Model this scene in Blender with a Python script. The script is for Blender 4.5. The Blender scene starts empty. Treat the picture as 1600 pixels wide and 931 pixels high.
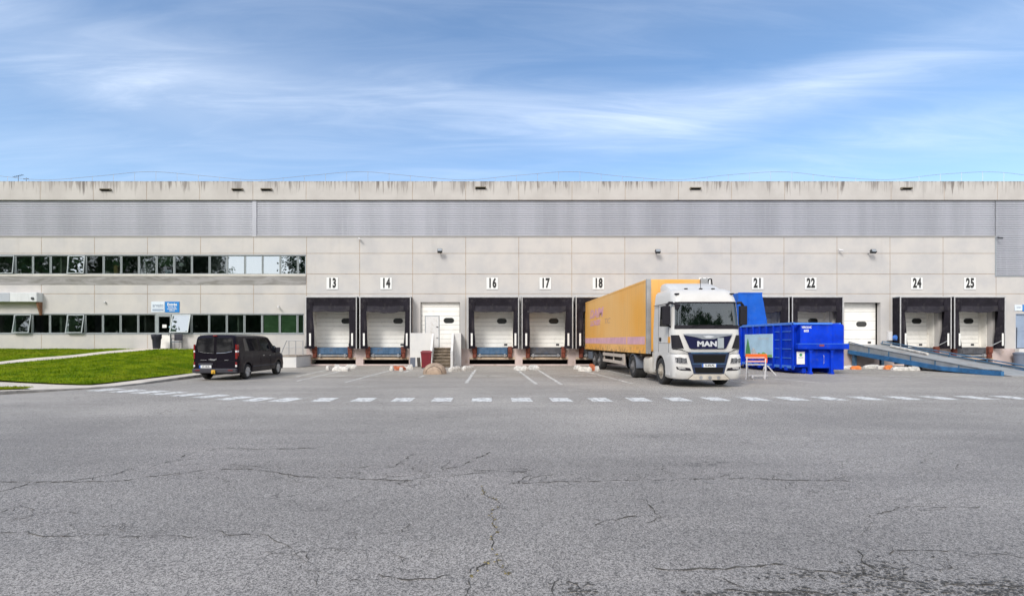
import bpy, bmesh, math, random
import numpy as np
from mathutils import Vector, Matrix
R = math.radians
PI = math.pi
random.seed(7)
scene = bpy.context.scene
col = scene.collection

# ------------------------------------------------------------------ camera
CAM_Y, EYE, FPX = -34.8, 1.66, 800.0
cd = bpy.data.cameras.new('camera')
cam = bpy.data.objects.new('camera', cd)
col.objects.link(cam)
cam.location = (0, CAM_Y, EYE)
cam.rotation_euler = (PI / 2, 0, 0)
cd.sensor_width = 36
cd.lens = 36 * FPX / 1600
cd.shift_x = (800 - 757) / 1600
cd.shift_y = (533 - 465.5) / 1600
cd.clip_start = 0.05
cd.clip_end = 4000
scene.camera = cam

# ------------------------------------------------------------------ world
SUN_EL, SUN_AZ = R(40), R(212)
w = bpy.data.worlds.new('World')
scene.world = w
w.use_nodes = True
nt = w.node_tree
nt.nodes.clear()
N = nt.nodes.new
L = nt.links.new


def wmath(op, a, b=None, clamp=False):
    n = N('ShaderNodeMath'); n.operation = op; n.use_clamp = clamp
    for i, v in enumerate((a, b)):
        if v is None: continue
        if isinstance(v, (int, float)): n.inputs[i].default_value = v
        else: L(v, n.inputs[i])
    return n.outputs[0]


out = N('ShaderNodeOutputWorld')
bg = N('ShaderNodeBackground')
L(bg.outputs[0], out.inputs[0])
sky = N('ShaderNodeTexSky')
sky.sky_type = 'NISHITA'
sky.sun_disc = False
sky.sun_elevation = SUN_EL
sky.sun_rotation = SUN_AZ
sky.air_density = 1.0
sky.dust_density = 0.3
sky.ozone_density = 1.6
tc = N('ShaderNodeTexCoord')
sep = N('ShaderNodeSeparateXYZ')
L(tc.outputs['Generated'], sep.inputs[0])
DX, DY, DZ = sep.outputs
# cloud sheet coordinates: the direction carried up to a flat layer
zz = wmath('ADD', wmath('MAXIMUM', DZ, 0.02), 0.12)
comb = N('ShaderNodeCombineXYZ')
L(wmath('DIVIDE', DX, zz), comb.inputs[0])
L(wmath('DIVIDE', DY, zz), comb.inputs[1])


def wnoise(scale, sx, sy, rot, detail=6, dist=0.0, rough=0.6, off=0.0):
    mp = N('ShaderNodeMapping')
    mp.inputs['Scale'].default_value = (sx, sy, 1)
    mp.inputs['Rotation'].default_value = (0, 0, R(rot))
    mp.inputs['Location'].default_value = (off, off * .7, 0)
    L(comb.outputs[0], mp.inputs[0])
    n = N('ShaderNodeTexNoise')
    n.inputs['Scale'].default_value = scale
    n.inputs['Detail'].default_value = detail
    n.inputs['Roughness'].default_value = rough
    n.inputs['Distortion'].default_value = dist
    L(mp.outputs[0], n.inputs['Vector'])
    return n.outputs['Fac']


def smooth(v, a, b, lo=0.0, hi=1.0):
    n = N('ShaderNodeMapRange'); n.interpolation_type = 'SMOOTHSTEP'
    L(v, n.inputs[0])
    for i, x in enumerate((a, b, lo, hi)): n.inputs[1 + i].default_value = x
    return n.outputs[0]


def blob(c, s, soft=1.0):
    """a patch of cloud round the direction c, stretched by s"""
    v = N('ShaderNodeVectorMath'); v.operation = 'SUBTRACT'
    L(tc.outputs['Generated'], v.inputs[0]); v.inputs[1].default_value = Vector(c).normalized()
    m = N('ShaderNodeVectorMath'); m.operation = 'MULTIPLY'
    L(v.outputs[0], m.inputs[0]); m.inputs[1].default_value = [1 / x for x in s]
    ln = N('ShaderNodeVectorMath'); ln.operation = 'LENGTH'
    L(m.outputs[0], ln.inputs[0])
    return smooth(ln.outputs['Value'], 0.0, 1.0, 1.0, 0.0)


streak = smooth(wnoise(.9, .55, 2.2, -5, 7, 0.8, .56, 7.3), .34, .84)
fine = smooth(wnoise(2.6, .5, 2.4, -10, 8, 1.1, .6, 3.1), .36, .82)
veil = smooth(wnoise(.45, .8, 1.4, 14, 4, 0.3, .5, 1.3), .38, .70)
b1 = blob((-.70, 1, .535), (.42, .5, .085))
b2 = blob((.30, 1, .425), (.42, .5, .065))
b3 = blob((.76, 1, .525), (.34, .5, .05))
b4 = blob((.75, 1, .37), (.30, .5, .05))
b5 = blob((-.05, 1, .47), (.35, .4, .06))
tex = wmath('ADD', wmath('MULTIPLY', streak, .6), wmath('MULTIPLY', fine, .55))
spots = wmath('ADD', wmath('ADD', wmath('MULTIPLY', b1, .85), wmath('MULTIPLY', b2, .95)),
              wmath('ADD', wmath('MULTIPLY', b3, .55), wmath('ADD', wmath('MULTIPLY', b4, .45), wmath('MULTIPLY', b5, .5))))
low = smooth(DZ, .48, .22, 0.0, .04)
front = wmath('ADD', wmath('MULTIPLY', wmath('MULTIPLY', spots, .44), wmath('ADD', tex, .30)),
              wmath('ADD', wmath('ADD', wmath('MULTIPLY', tex, .17), low), wmath('MULTIPLY', veil, .10)))
# the sky behind the photographer is mostly covered by bright broken cloud
behind = smooth(DY, -.05, -.55)
bank = wmath('ADD', .55, wmath('MULTIPLY', wnoise(.8, 1, 1, 0, 6, .4, .55, 5.0), .6))
mask = wmath('ADD', front, wmath('MULTIPLY', behind, bank), clamp=True)
hs = N('ShaderNodeHueSaturation')
hs.inputs['Saturation'].default_value = 1.12
hs.inputs['Value'].default_value = 1.0
L(sky.outputs[0], hs.inputs['Color'])
ccol = N('ShaderNodeMix'); ccol.data_type = 'RGBA'
L(behind, ccol.inputs[0])
ccol.inputs[6].default_value = (6.6, 7.1, 7.8, 1)
ccol.inputs[7].default_value = (9.6, 9.4, 9.2, 1)
mix = N('ShaderNodeMix'); mix.data_type = 'RGBA'
L(wmath('MULTIPLY', mask, .92), mix.inputs[0])
L(hs.outputs[0], mix.inputs[6]); L(ccol.outputs[2], mix.inputs[7])
L(mix.outputs[2], bg.inputs[0])
bg.inputs[1].default_value = 0.130

# ------------------------------------------------------------------ sun
sd = bpy.data.lights.new('sun', 'SUN')
so = bpy.data.objects.new('sun', sd)
col.objects.link(so)
sd.energy = 1.85
sd.angle = R(18)
sd.color = (1.0, .945, .875)
sun_dir = Vector((math.sin(SUN_AZ) * math.cos(SUN_EL), math.cos(SUN_AZ) * math.cos(SUN_EL), math.sin(SUN_EL)))
so.rotation_euler = sun_dir.to_track_quat('Z', 'Y').to_euler()
so.location = (0, -20, 40)

vs = scene.view_settings
vs.view_transform = 'Standard'
vs.look = 'None'
vs.gamma = 1
vs.use_curve_mapping = False
vs.exposure = 0.60
scene.render.engine = 'CYCLES'
scene.cycles.max_bounces = 8
scene.cycles.transparent_max_bounces = 12


# ================================================================== helpers
def wx(px, d=34.8): return (px - 757) * d / FPX
def wz(py, d=34.8): return EYE + (533 - py) * d / FPX
def gp(px, py, z=0.0):
    d = (EYE - z) * FPX / (py - 533)
    return (px - 757) * d / FPX, d + CAM_Y


class NT:
    def __init__(self, name):
        self.m = bpy.data.materials.new(name); self.m.use_nodes = True
        self.t = self.m.node_tree; self.t.nodes.clear()
        self.out = self.n('ShaderNodeOutputMaterial')
    def n(self, k, **kw):
        nd = self.t.nodes.new(k)
        for a, v in kw.items(): setattr(nd, a, v)
        return nd
    def l(self, a, b): self.t.links.new(a, b)
    def put(self, sock, v):
        if isinstance(v, (int, float)): sock.default_value = v
        elif isinstance(v, (tuple, list)): sock.default_value = tuple(v) if len(v) == 4 or sock.type == 'VECTOR' else (*v, 1)
        else: self.l(v, sock)
    def math(self, op, a, b=None, clamp=False):
        n = self.n('ShaderNodeMath', operation=op, use_clamp=clamp)
        self.put(n.inputs[0], a)
        if b is not None: self.put(n.inputs[1], b)
        return n.outputs[0]
    def coord(self, kind='Object', scale=(1, 1, 1), rot=(0, 0, 0)):
        c = self.n('ShaderNodeTexCoord'); m = self.n('ShaderNodeMapping')
        m.inputs['Scale'].default_value = scale; m.inputs['Rotation'].default_value = rot
        self.l(c.outputs[kind], m.inputs[0])
        return m.outputs[0]
    def noise(self, scale, stretch=(1, 1, 1), detail=5, rough=.55, dist=0, kind='Object', rot=(0, 0, 0)):
        n = self.n('ShaderNodeTexNoise')
        n.inputs['Scale'].default_value = scale; n.inputs['Detail'].default_value = detail
        n.inputs['Roughness'].default_value = rough; n.inputs['Distortion'].default_value = dist
        self.l(self.coord(kind, stretch, rot), n.inputs['Vector'])
        return n.outputs['Fac']
    def voro(self, scale, feature='F1', stretch=(1, 1, 1), out='Distance', kind='Object', vec=None):
        n = self.n('ShaderNodeTexVoronoi', feature=feature)
        n.inputs['Scale'].default_value = scale
        self.l(vec if vec is not None else self.coord(kind, stretch), n.inputs['Vector'])
        return n.outputs[out]
    def ss(self, v, a, b, lo=0., hi=1.):
        n = self.n('ShaderNodeMapRange', interpolation_type='SMOOTHSTEP')
        self.put(n.inputs[0], v)
        for i, x in enumerate((a, b, lo, hi)): n.inputs[1 + i].default_value = x
        return n.outputs[0]
    def mix(self, f, a, b, mode='MIX'):
        n = self.n('ShaderNodeMix', data_type='RGBA', blend_type=mode)
        self.put(n.inputs[0], f); self.put(n.inputs[6], a); self.put(n.inputs[7], b)
        return n.outputs[2]
    def bump(self, h, strength, dist=.02):
        n = self.n('ShaderNodeBump')
        n.inputs['Strength'].default_value = strength; n.inputs['Distance'].default_value = dist
        self.l(h, n.inputs['Height'])
        return n.outputs[0]
    def bsdf(self, base, rough=.6, metal=0., spec=.5, coat=0., normal=None, alpha=None):
        b = self.n('ShaderNodeBsdfPrincipled')
        self.put(b.inputs['Base Color'], base); self.put(b.inputs['Roughness'], rough)
        self.put(b.inputs['Metallic'], metal); self.put(b.inputs['Specular IOR Level'], spec)
        b.inputs['Coat Weight'].default_value = coat
        b.inputs['Coat Roughness'].default_value = .06
        if normal is not None: self.l(normal, b.inputs['Normal'])
        self.l(b.outputs[0], self.out.inputs[0])
        return b


def mat(name, base, rough=.6, metal=0., var=None, bump=None, spec=.5, coat=0., dirt=None):
    """plain material with uneven colour, optional dirt (colour, scale, amount) and surface bump"""
    t = NT(name)
    c = (*base, 1)
    if var:
        sc, amt = var[0], var[1]; st = var[2] if len(var) > 2 else (1, 1, 1)
        f = t.ss(t.noise(sc, st, 6), .3, .7)
        c = t.mix(f, tuple(max(0, x * (1 - amt)) for x in base) + (1,), tuple(min(1, x * (1 + amt)) for x in base) + (1,))
    if dirt:
        f2 = t.ss(t.noise(dirt[1], dirt[3] if len(dirt) > 3 else (1, 1, 1), 8, .65), .5, .75, 0, dirt[2])
        c = t.mix(f2, c, (*dirt[0], 1))
    nrm = t.bump(t.noise(bump[0], (1, 1, 1), 6), bump[1]) if bump else None
    t.bsdf(c, rough, metal, spec, coat, nrm)
    return t.m


def glass(name, tint, refl, rough=0.015, wav=0.0):
    t = NT(name)
    tr = t.n('ShaderNodeBsdfTransparent'); tr.inputs[0].default_value = (*tint, 1)
    g = t.n('ShaderNodeBsdfGlossy'); g.inputs['Roughness'].default_value = rough
    g.inputs[0].default_value = (.84, .93, 1.0, 1)
    f = t.n('ShaderNodeFresnel'); f.inputs[0].default_value = 1.5
    if wav:
        t.l(t.bump(t.noise(.9, (1, 1, 1), 2), wav, .02), g.inputs['Normal'])
    m = t.n('ShaderNodeMixShader')
    t.l(t.math('ADD', f.outputs[0], refl, True), m.inputs[0])
    t.l(tr.outputs[0], m.inputs[1]); t.l(g.outputs[0], m.inputs[2])
    t.l(m.outputs[0], t.out.inputs[0])
    return t.m


class MB:
    """collects shapes into one mesh"""
    def __init__(self): self.v, self.f, self.m = [], [], []
    def add(self, vs_, fs, m=0):
        o = len(self.v)
        self.v += [tuple(p) for p in vs_]
        self.f += [tuple(i + o for i in f) for f in fs]
        self.m += [m] * len(fs)
        return self
    def box(self, x0, x1, y0, y1, z0, z1, m=0, mtx=None):
        p = [(x, y, z) for x in (x0, x1) for y in (y0, y1) for z in (z0, z1)]
        if mtx is not None: p = [mtx @ Vector(q) for q in p]
        return self.add(p, [(0, 1, 3, 2), (4, 6, 7, 5), (0, 4, 5, 1), (2, 3, 7, 6), (0, 2, 6, 4), (1, 5, 7, 3)], m)
    def prism(self, poly, axis, a, b, m=0):
        """polygon in the plane across axis, carried from a to b; poly coords are the other two axes in order"""
        def P(u, v, t):
            return (t, u, v) if axis == 'x' else ((u, t, v) if axis == 'y' else (u, v, t))
        n = len(poly)
        p = [P(u, v, a) for u, v in poly] + [P(u, v, b) for u, v in poly]
        fs = [tuple(range(n))[::-1], tuple(range(n, 2 * n))] + [(i, (i + 1) % n, n + (i + 1) % n, n + i) for i in range(n)]
        return self.add(p, fs, m)
    def tube(self, path, r, n=8, m=0, caps=True):
        path = [Vector(p) for p in path]
        rings = []
        for i, p in enumerate(path):
            t = (path[min(i + 1, len(path) - 1)] - path[max(i - 1, 0)]).normalized()
            a = t.cross(Vector((0, 0, 1)))
            if a.length < 1e-3: a = t.cross(Vector((0, 1, 0)))
            a.normalize(); b = a.cross(t)
            rr = r[i] if isinstance(r, (list, tuple)) else r
            rings.append([p + (a * math.cos(2 * PI * k / n) + b * math.sin(2 * PI * k / n)) * rr for k in range(n)])
        return self.loft(rings, m, caps)
    def loft(self, rings, m=0, caps=True, closed=True, skip=None):
        n = len(rings[0]); vs_ = [p for r_ in rings for p in r_]; fs = []
        for i in range(len(rings) - 1):
            for k in range(n if closed else n - 1):
                if skip and skip(i, k): continue
                fs.append((i * n + k, i * n + (k + 1) % n, (i + 1) * n + (k + 1) % n, (i + 1) * n + k))
        if caps:
            fs.append(tuple(range(n))[::-1]); fs.append(tuple(range((len(rings) - 1) * n, len(rings) * n)))
        return self.add(vs_, fs, m)
    def lathe(self, prof, c, axis='z', n=20, m=0, caps=True):
        """prof: (radius, along)"""
        rings = []
        for r_, h in prof:
            ring = []
            for k in range(n):
                a = 2 * PI * k / n; u, v = r_ * math.cos(a), r_ * math.sin(a)
                q = (u, v, h) if axis == 'z' else ((h, u, v) if axis == 'x' else (u, h, v))
                ring.append((q[0] + c[0], q[1] + c[1], q[2] + c[2]))
            rings.append(ring)
        return self.loft(rings, m, caps)
    def quad(self, a, b, c, d, m=0): return self.add([a, b, c, d], [(0, 1, 2, 3)], m)
    def build(self, name, mats, parent=None, bevel=0., smooth_=False, segs=2, loc=None, fix=True):
        me = bpy.data.meshes.new(name)
        me.from_pydata(self.v, [], self.f)
        if not isinstance(mats, (list, tuple)): mats = [mats]
        for x in mats: me.materials.append(x)
        me.polygons.foreach_set('material_index', self.m)
        bm = bmesh.new(); bm.from_mesh(me)
        if smooth_: bmesh.ops.remove_doubles(bm, verts=bm.verts, dist=1e-5)
        if fix: bmesh.ops.recalc_face_normals(bm, faces=bm.faces)
        if bevel:
            es = [e for e in bm.edges if len(e.link_faces) == 2 and e.calc_face_angle(0) > .5]
            bmesh.ops.bevel(bm, geom=es, offset=bevel, segments=segs, profile=.6, affect='EDGES', clamp_overlap=True)
        bm.to_mesh(me); bm.free()
        if smooth_:
            me.polygons.foreach_set('use_smooth', [True] * len(me.polygons))
            me.set_sharp_from_angle(angle=R(smooth_ if smooth_ is not True else 35))
        o = bpy.data.objects.new(name, me)
        col.objects.link(o)
        if parent is not None: o.parent = parent
        if loc is not None: o.location = loc
        return o


def tag(o, label=None, cat=None, group=None, kind=None):
    if label: o['label'] = label
    if cat: o['category'] = cat
    if group: o['group'] = group
    if kind: o['kind'] = kind
    return o
def empty(name, loc=(0, 0, 0), rz=0., label=None, cat=None, group=None):
    o = bpy.data.objects.new(name, None); col.objects.link(o)
    o.location = loc; o.rotation_euler = (0, 0, rz); o.empty_display_size = .2
    return tag(o, label, cat, group)
def copy_tree(o, parent=None):
    c = o.copy(); col.objects.link(c); c.parent = parent
    for ch in list(o.children): copy_tree(ch, c)
    return c


def text(name, s, size, m, parent, loc, rot=(PI / 2, 0, 0), xs=1.0, bold=0.0, shear=0.0, ext=.004, align='CENTER', space=1.0):
    cu = bpy.data.curves.new(name, 'FONT')
    cu.body = s; cu.size = size; cu.align_x = align; cu.align_y = 'CENTER'
    cu.extrude = ext; cu.offset = bold; cu.shear = shear; cu.space_character = space; cu.resolution_u = 3
    tmp = bpy.data.objects.new(name, cu); col.objects.link(tmp)
    dg = bpy.context.evaluated_depsgraph_get()
    me = bpy.data.meshes.new_from_object(tmp.evaluated_get(dg))
    bpy.data.objects.remove(tmp); bpy.data.curves.remove(cu)
    me.name = name; me.materials.clear(); me.materials.append(m)
    o = bpy.data.objects.new(name, me); col.objects.link(o)
    o.parent = parent; o.location = loc; o.rotation_euler = rot; o.scale = (xs, 1, 1)
    return o


# ================================================================== materials
def asphalt(name, base, warm, crack=True):
    t = NT(name)
    g1 = t.voro(165, out='Color'); g2 = t.voro(72, out='Color')
    sc = t.n('ShaderNodeSeparateColor'); t.l(g1, sc.inputs[0])
    sc2 = t.n('ShaderNodeSeparateColor'); t.l(g2, sc2.inputs[0])
    grain = t.math('ADD', t.math('MULTIPLY', sc.outputs[0], .62), t.math('MULTIPLY', sc2.outputs[1], .38))
    big = t.noise(.16, (1, 1, 1), 6, .6)
    med = t.noise(.9, (.16, 1, 1), 6, .6, .4)
    swirl = t.noise(.3, (.5, 2.4, 1), 5, .6, 1.6)
    c = t.mix(t.ss(big, .3, .7), tuple(x * .86 for x in base) + (1,), tuple(x * 1.14 for x in base) + (1,))
    c = t.mix(t.ss(med, .5, .72, 0, .5), c, tuple(x * 1.22 for x in warm) + (1,))
    c = t.mix(t.ss(med, .5, .3, 0, .45), c, tuple(x * .74 for x in base) + (1,))
    c = t.mix(t.ss(swirl, .55, .75, 0, .28), c, tuple(min(1, x * 1.45) for x in base) + (1,))
    # pale and dark stones
    k = t.ss(grain, .10, .90, .30, 1.74)
    cb = t.n('ShaderNodeCombineColor')
    for i in range(3): t.l(k, cb.inputs[i])
    c = t.mix(1.0, c, cb.outputs[0], 'MULTIPLY')
    if crack:
        wv = t.n('ShaderNodeVectorMath', operation='ADD')
        nz = t.n('ShaderNodeTexNoise'); nz.inputs['Scale'].default_value = 1.6; nz.inputs['Detail'].default_value = 6
        cc = t.coord('Object', (1, 1, 1)); t.l(cc, nz.inputs['Vector'])
        sclv = t.n('ShaderNodeVectorMath', operation='SCALE'); sclv.inputs['Scale'].default_value = .8
        t.l(nz.outputs['Color'], sclv.inputs[0])
        t.l(cc, wv.inputs[0]); t.l(sclv.outputs[0], wv.inputs[1])
        e = t.voro(.75, 'DISTANCE_TO_EDGE', vec=wv.outputs[0])
        line = t.ss(e, .0, .010, 1, 0)
        where = t.ss(t.noise(.28, (1, 1, 1), 4, .6), .54, .66)
        c = t.mix(t.math('MULTIPLY', t.math('MULTIPLY', line, where), .62), c, (.035, .033, .03, 1))
    # grazing sheen painted into the colour: paler towards the docks, broken by noise
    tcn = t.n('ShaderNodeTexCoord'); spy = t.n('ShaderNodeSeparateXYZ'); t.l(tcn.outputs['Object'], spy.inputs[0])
    far_sheen = t.ss(t.math('ADD', spy.outputs[1], t.math('MULTIPLY', big, 5.)), -25.5, -18.5, 0, .85)
    c = t.mix(far_sheen, c, t.mix(1., c, (1.30, 1.30, 1.27, 1), 'MULTIPLY'))
    oil = t.ss(t.noise(.5, (1, 1, 1), 5, .6), .66, .8, 0, .4)
    c = t.mix(oil, c, tuple(x * .55 for x in base) + (1,))
    t.bsdf(c, .70, 0, .45, 0, t.bump(grain, .45, .008))
    return t.m


M = {}
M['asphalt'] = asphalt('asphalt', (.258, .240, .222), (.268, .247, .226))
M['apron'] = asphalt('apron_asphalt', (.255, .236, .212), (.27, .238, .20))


def painted(name, base, wear):
    t = NT(name)
    f = t.ss(t.noise(6, (1, 1, 1), 9, .7), wear, wear + .18)
    g = t.ss(t.noise(70, (1, 1, 1), 3), .3, .7, .8, 1.1)
    cb = t.n('ShaderNodeCombineColor')
    for i in range(3): t.l(g, cb.inputs[i])
    c = t.mix(f, (.17, .165, .16, 1), (*base, 1))
    t.bsdf(t.mix(1., c, cb.outputs[0], 'MULTIPLY'), .75, 0, .3)
    return t.m


M['dash'] = painted('dash_paint', (.72, .72, .70), .35)
M['line'] = painted('worn_line_paint', (.72, .71, .67), .38)
M['crack'] = mat('crack_soil', (.075, .068, .058), .95, var=(9, .5))
M['crack_moss'] = mat('crack_moss', (.30, .235, .09), .95, var=(14, .6), dirt=((.05, .05, .04), 20, .8))
M['kerb'] = mat('kerb_stone', (.26, .245, .225), .85, var=(3, .2), bump=(60, .3), dirt=((.06, .055, .05), 4, .7))
M['pavement'] = mat('pavement_concrete', (.60, .545, .47), .9, var=(.7, .14), bump=(80, .2), dirt=((.33, .29, .24), 3, .5))


def wall_mat(name, base):
    t = NT(name)
    lo = t.noise(.55, (1, 1, 1), 5, .6)
    drip = t.noise(1.6, (1, 1, .12), 6, .6)
    spk = t.noise(28, (1, 1, 1), 4, .6)
    c = t.mix(t.ss(lo, .35, .68), (*base, 1), (base[0] * .86, base[1] * .88, base[2] * .92, 1))
    c = t.mix(t.ss(drip, .55, .78, 0, .28), c, (base[0] * .72, base[1] * .70, base[2] * .68, 1))
    c = t.mix(t.ss(spk, .3, .7, 0, .10), c, (base[0] * .6, base[1] * .6, base[2] * .6, 1))
    t.bsdf(c, .85, 0, .3, 0, t.bump(spk, .15, .01))
    return t.m


M['wall'] = wall_mat('facade_concrete', (.532, .512, .490))
M['white_wall'] = wall_mat('painted_wall', (.66, .65, .63))


def parapet_mat():
    t = NT('parapet_concrete')
    base = (.49, .472, .450)
    c0 = t.mix(t.ss(t.noise(.6, (1, 1, 1), 5), .35, .7), (*base, 1), (.43, .41, .39, 1))
    tcn = t.n('ShaderNodeTexCoord'); sp = t.n('ShaderNodeSeparateXYZ'); t.l(tcn.outputs['Object'], sp.inputs[0])
    n1 = t.noise(2.6, (1, 1, .07), 7, .68)
    n2 = t.noise(9.0, (1, 1, .05), 4, .6)
    n3 = t.noise(.35, (1, 1, 0), 3, .5)
    top = t.ss(sp.outputs[2], 11.0, 12.5, 0, 1)
    s1 = t.ss(t.math('ADD', n1, t.math('MULTIPLY', t.math('SUBTRACT', top, 1.), .17)), .485, .60)
    s2 = t.ss(t.math('ADD', n2, t.math('MULTIPLY', t.math('SUBTRACT', top, 1.), .20)), .50, .62)
    amt = t.ss(n3, .36, .62, .25, 1.)
    c = t.mix(t.math('MULTIPLY', t.math('MULTIPLY', s1, amt), .85), c0, (.115, .100, .092, 1))
    c = t.mix(t.math('MULTIPLY', t.math('MULTIPLY', s2, amt), .7), c, (.14, .115, .10, 1))
    rim = t.ss(sp.outputs[2], 12.38, 12.5, 0, .55)
    c = t.mix(t.math('MULTIPLY', rim, t.ss(n2, .35, .6)), c, (.12, .11, .10, 1))
    t.bsdf(c, .9, 0, .3)
    return t.m


M['parapet'] = parapet_mat()
M['joint'] = mat('joint_sealant', (.36, .27, .19), .8, var=(2, .25))
M['plinth'] = mat('plinth_concrete', (.50, .415, .395), .9, var=(.8, .14), bump=(50, .25), dirt=((.30, .21, .14), 2.2, .6))
M['beam'] = mat('stained_lip_concrete', (.45, .36, .27), .9, var=(1.6, .2), dirt=((.30, .16, .07), 3, .7))


def clad_mat():
    t = NT('ribbed_steel_cladding')
    sheet = t.noise(.55, (1, 0, 0), 2, .5)
    rain = t.noise(5, (1, 0, .08), 5, .6)
    c = t.mix(t.ss(sheet, .35, .65), (.335, .345, .385, 1), (.40, .41, .455, 1))
    c = t.mix(t.ss(rain, .5, .72, 0, .3), c, (.48, .49, .53, 1))
    t.bsdf(c, .42, .35, .5)
    return t.m


M['clad'] = clad_mat()


def spandrel_mat():
    t = NT('spandrel_sheet_metal')
    n1 = t.noise(.5, (1, 1, 5), 4, .6, 1.0, rot=(0, R(6), 0))
    c = t.mix(t.ss(n1, .35, .65), (.30, .29, .275, 1), (.47, .455, .46, 1))
    t.bsdf(c, .30, .35, .5, 0, t.bump(n1, .25, .05))
    return t.m


M['spandrel'] = spandrel_mat()
M['alu'] = mat('window_aluminium', (.30, .335, .345), .45, .25, var=(2, .06))
M['alu_dark'] = mat('grey_aluminium', (.30, .33, .36), .5, .3)
M['trim'] = mat('shelter_trim_aluminium', (.50, .50, .50), .45, .4, var=(3, .1))
M['pane'] = glass('window_glass', (.62, .72, .68), .14, wav=.10)
M['pane_mirror'] = glass('mirrored_glass', (.30, .36, .36), .42, wav=.10)
M['pane_dark'] = glass('tinted_glass', (.40, .44, .44), .05, wav=.12)
M['room'] = mat('office_interior', (.42, .44, .38), .9, var=(.8, .4))
M['blind'] = mat('green_blind', (.34, .55, .28), .8, var=(1.2, .2, (1, 1, 14)))
M['door'] = mat('white_door_panel', (.84, .83, .79), .5, var=(.7, .05), dirt=((.50, .46, .40), 2.5, .35))
M['jamb'] = mat('cream_door_jamb', (.80, .78, .73), .7, var=(1, .08), dirt=((.4, .35, .28), 3, .4))
M['dark_glass'] = mat('dark_plastic_window', (.025, .026, .025), .2)
M['black'] = mat('black_rubber', (.018, .018, .02), .75, spec=.12, bump=(40, .2))
M['dark'] = mat('dark_void', (.012, .012, .012), .9, spec=.12)
M['fabric'] = mat('black_shelter_fabric', (.016, .0140, .020), .6, var=(1.5, .25), bump=(2.2, .5), spec=.12, dirt=((.075, .068, .07), 3.2, .6, (1, 1, .5)))
M['fabric_dusty'] = mat('dusty_shelter_fabric', (.030, .028, .036), .7, var=(1.5, .3), bump=(3, .5), spec=.12, dirt=((.10, .093, .092), 3.5, .6, (1, 1, .6)))
M['white_stripe'] = mat('white_guide_stripe', (.74, .74, .72), .5, dirt=((.45, .44, .42), 6, .4))
M['leveler'] = mat('blue_leveler_steel', (.055, .12, .215), .55, .1, var=(3, .25), dirt=((.09, .07, .055), 3, .75))
M['leveler_grey'] = mat('worn_leveler_steel', (.085, .088, .10), .6, .3, var=(3, .25), dirt=((.06, .09, .15), 2, .7))
M['lip'] = mat('grey_lip_steel', (.30, .31, .33), .5, .4, var=(4, .2), dirt=((.45, .30, .12), 5, .6))
M['rust'] = mat('rusty_bumper_steel', (.15, .036, .02), .8, var=(6, .4), bump=(30, .4), dirt=((.05, .022, .016), 9, .8))
M['sign_white'] = mat('white_sign', (.72, .73, .72), .5)
M['sign_black'] = mat('black_sign_paint', (.015, .015, .015), .6)
M['sign_blue'] = mat('blue_sign', (.015, .20, .56), .4)
M['sign_pale'] = mat('pale_sign', (.62, .69, .76), .4)
M['sign_grey'] = mat('grey_sign_letters', (.19, .24, .32), .5)
M['white_steel'] = mat('white_painted_steel', (.68, .68, .68), .45, dirt=((.3, .22, .15), 6, .5))
M['galv'] = mat('galvanised_steel', (.48, .49, .50), .45, .6, var=(5, .15))
M['rail_dark'] = mat('dark_steel', (.05, .055, .06), .5, .3)
M['step'] = mat('mossy_step_concrete', (.13, .10, .07), .9, var=(3, .35), bump=(30, .4), dirt=((.07, .055, .04), 5, .8))
M['bollard'] = mat('brown_aggregate_concrete', (.36, .27, .20), .9, var=(5, .2), bump=(60, .5), dirt=((.18, .13, .10), 8, .6))
M['bollard_groove'] = mat('bollard_groove', (.12, .095, .075), .9)
M['bin_red'] = mat('dark_red_bin_plastic', (.17, .012, .022), .45, var=(3, .12))
M['guide'] = mat('chipped_white_guide', (.58, .56, .52), .8, var=(5, .25), bump=(14, .8), dirt=((.20, .17, .14), 4, 1.))
M['guide_orange'] = mat('faded_orange_guide', (.68, .19, .035), .75, var=(5, .2), bump=(18, .4), dirt=((.55, .50, .45), 5, .7))
M['guide_rust'] = mat('rusty_orange_guide', (.42, .12, .05), .8, var=(5, .3), bump=(18, .4), dirt=((.55, .50, .45), 4, .8))

# vehicles
M['van'] = mat('aubergine_black_paint', (.0085, .0065, .0115), .25, 0, spec=.14)
M['van_trim'] = mat('van_grey_plastic', (.055, .055, .065), .6, spec=.2)
M['tyre'] = mat('tyre_rubber', (.022, .022, .023), .8, var=(8, .2), bump=(50, .3), dirt=((.07, .065, .06), 6, .5))
M['rim'] = mat('silver_wheel_trim', (.42, .42, .42), .4, .5, var=(6, .15))
M['hub'] = mat('dusty_truck_rim', (.40, .36, .30), .6, .2, var=(9, .25), dirt=((.16, .12, .08), 10, .7))
M['rim_dark'] = mat('dirty_dark_rim', (.17, .165, .165), .6, .3, var=(9, .25))
M['car_glass'] = glass('van_clear_glass', (.85, .92, .88), .05)
M['privacy'] = mat('privacy_glass', (.012, .012, .014), .04, coat=.0, spec=.7)
M['red_lamp'] = mat('red_lamp_lens', (.19, .008, .008), .15, coat=.6)
M['clear_lamp'] = mat('clear_lamp_lens', (.70, .68, .68), .15, coat=.6)
M['plate'] = mat('number_plate', (.70, .71, .72), .4)
M['plate_blue'] = mat('plate_blue_band', (.01, .10, .45), .4)
M['letter_silver'] = mat('silver_letters', (.60, .62, .65), .35, .15)
M['chrome'] = mat('bright_chrome', (.62, .63, .65), .2, 1.)
M['yellow'] = mat('yellow_tow_cover', (.62, .36, .03), .5)
M['truck'] = mat('truck_white_paint', (.60, .59, .57), .34, coat=.12, var=(.8, .04), dirt=((.50, .47, .42), 1.8, .35))
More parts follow.
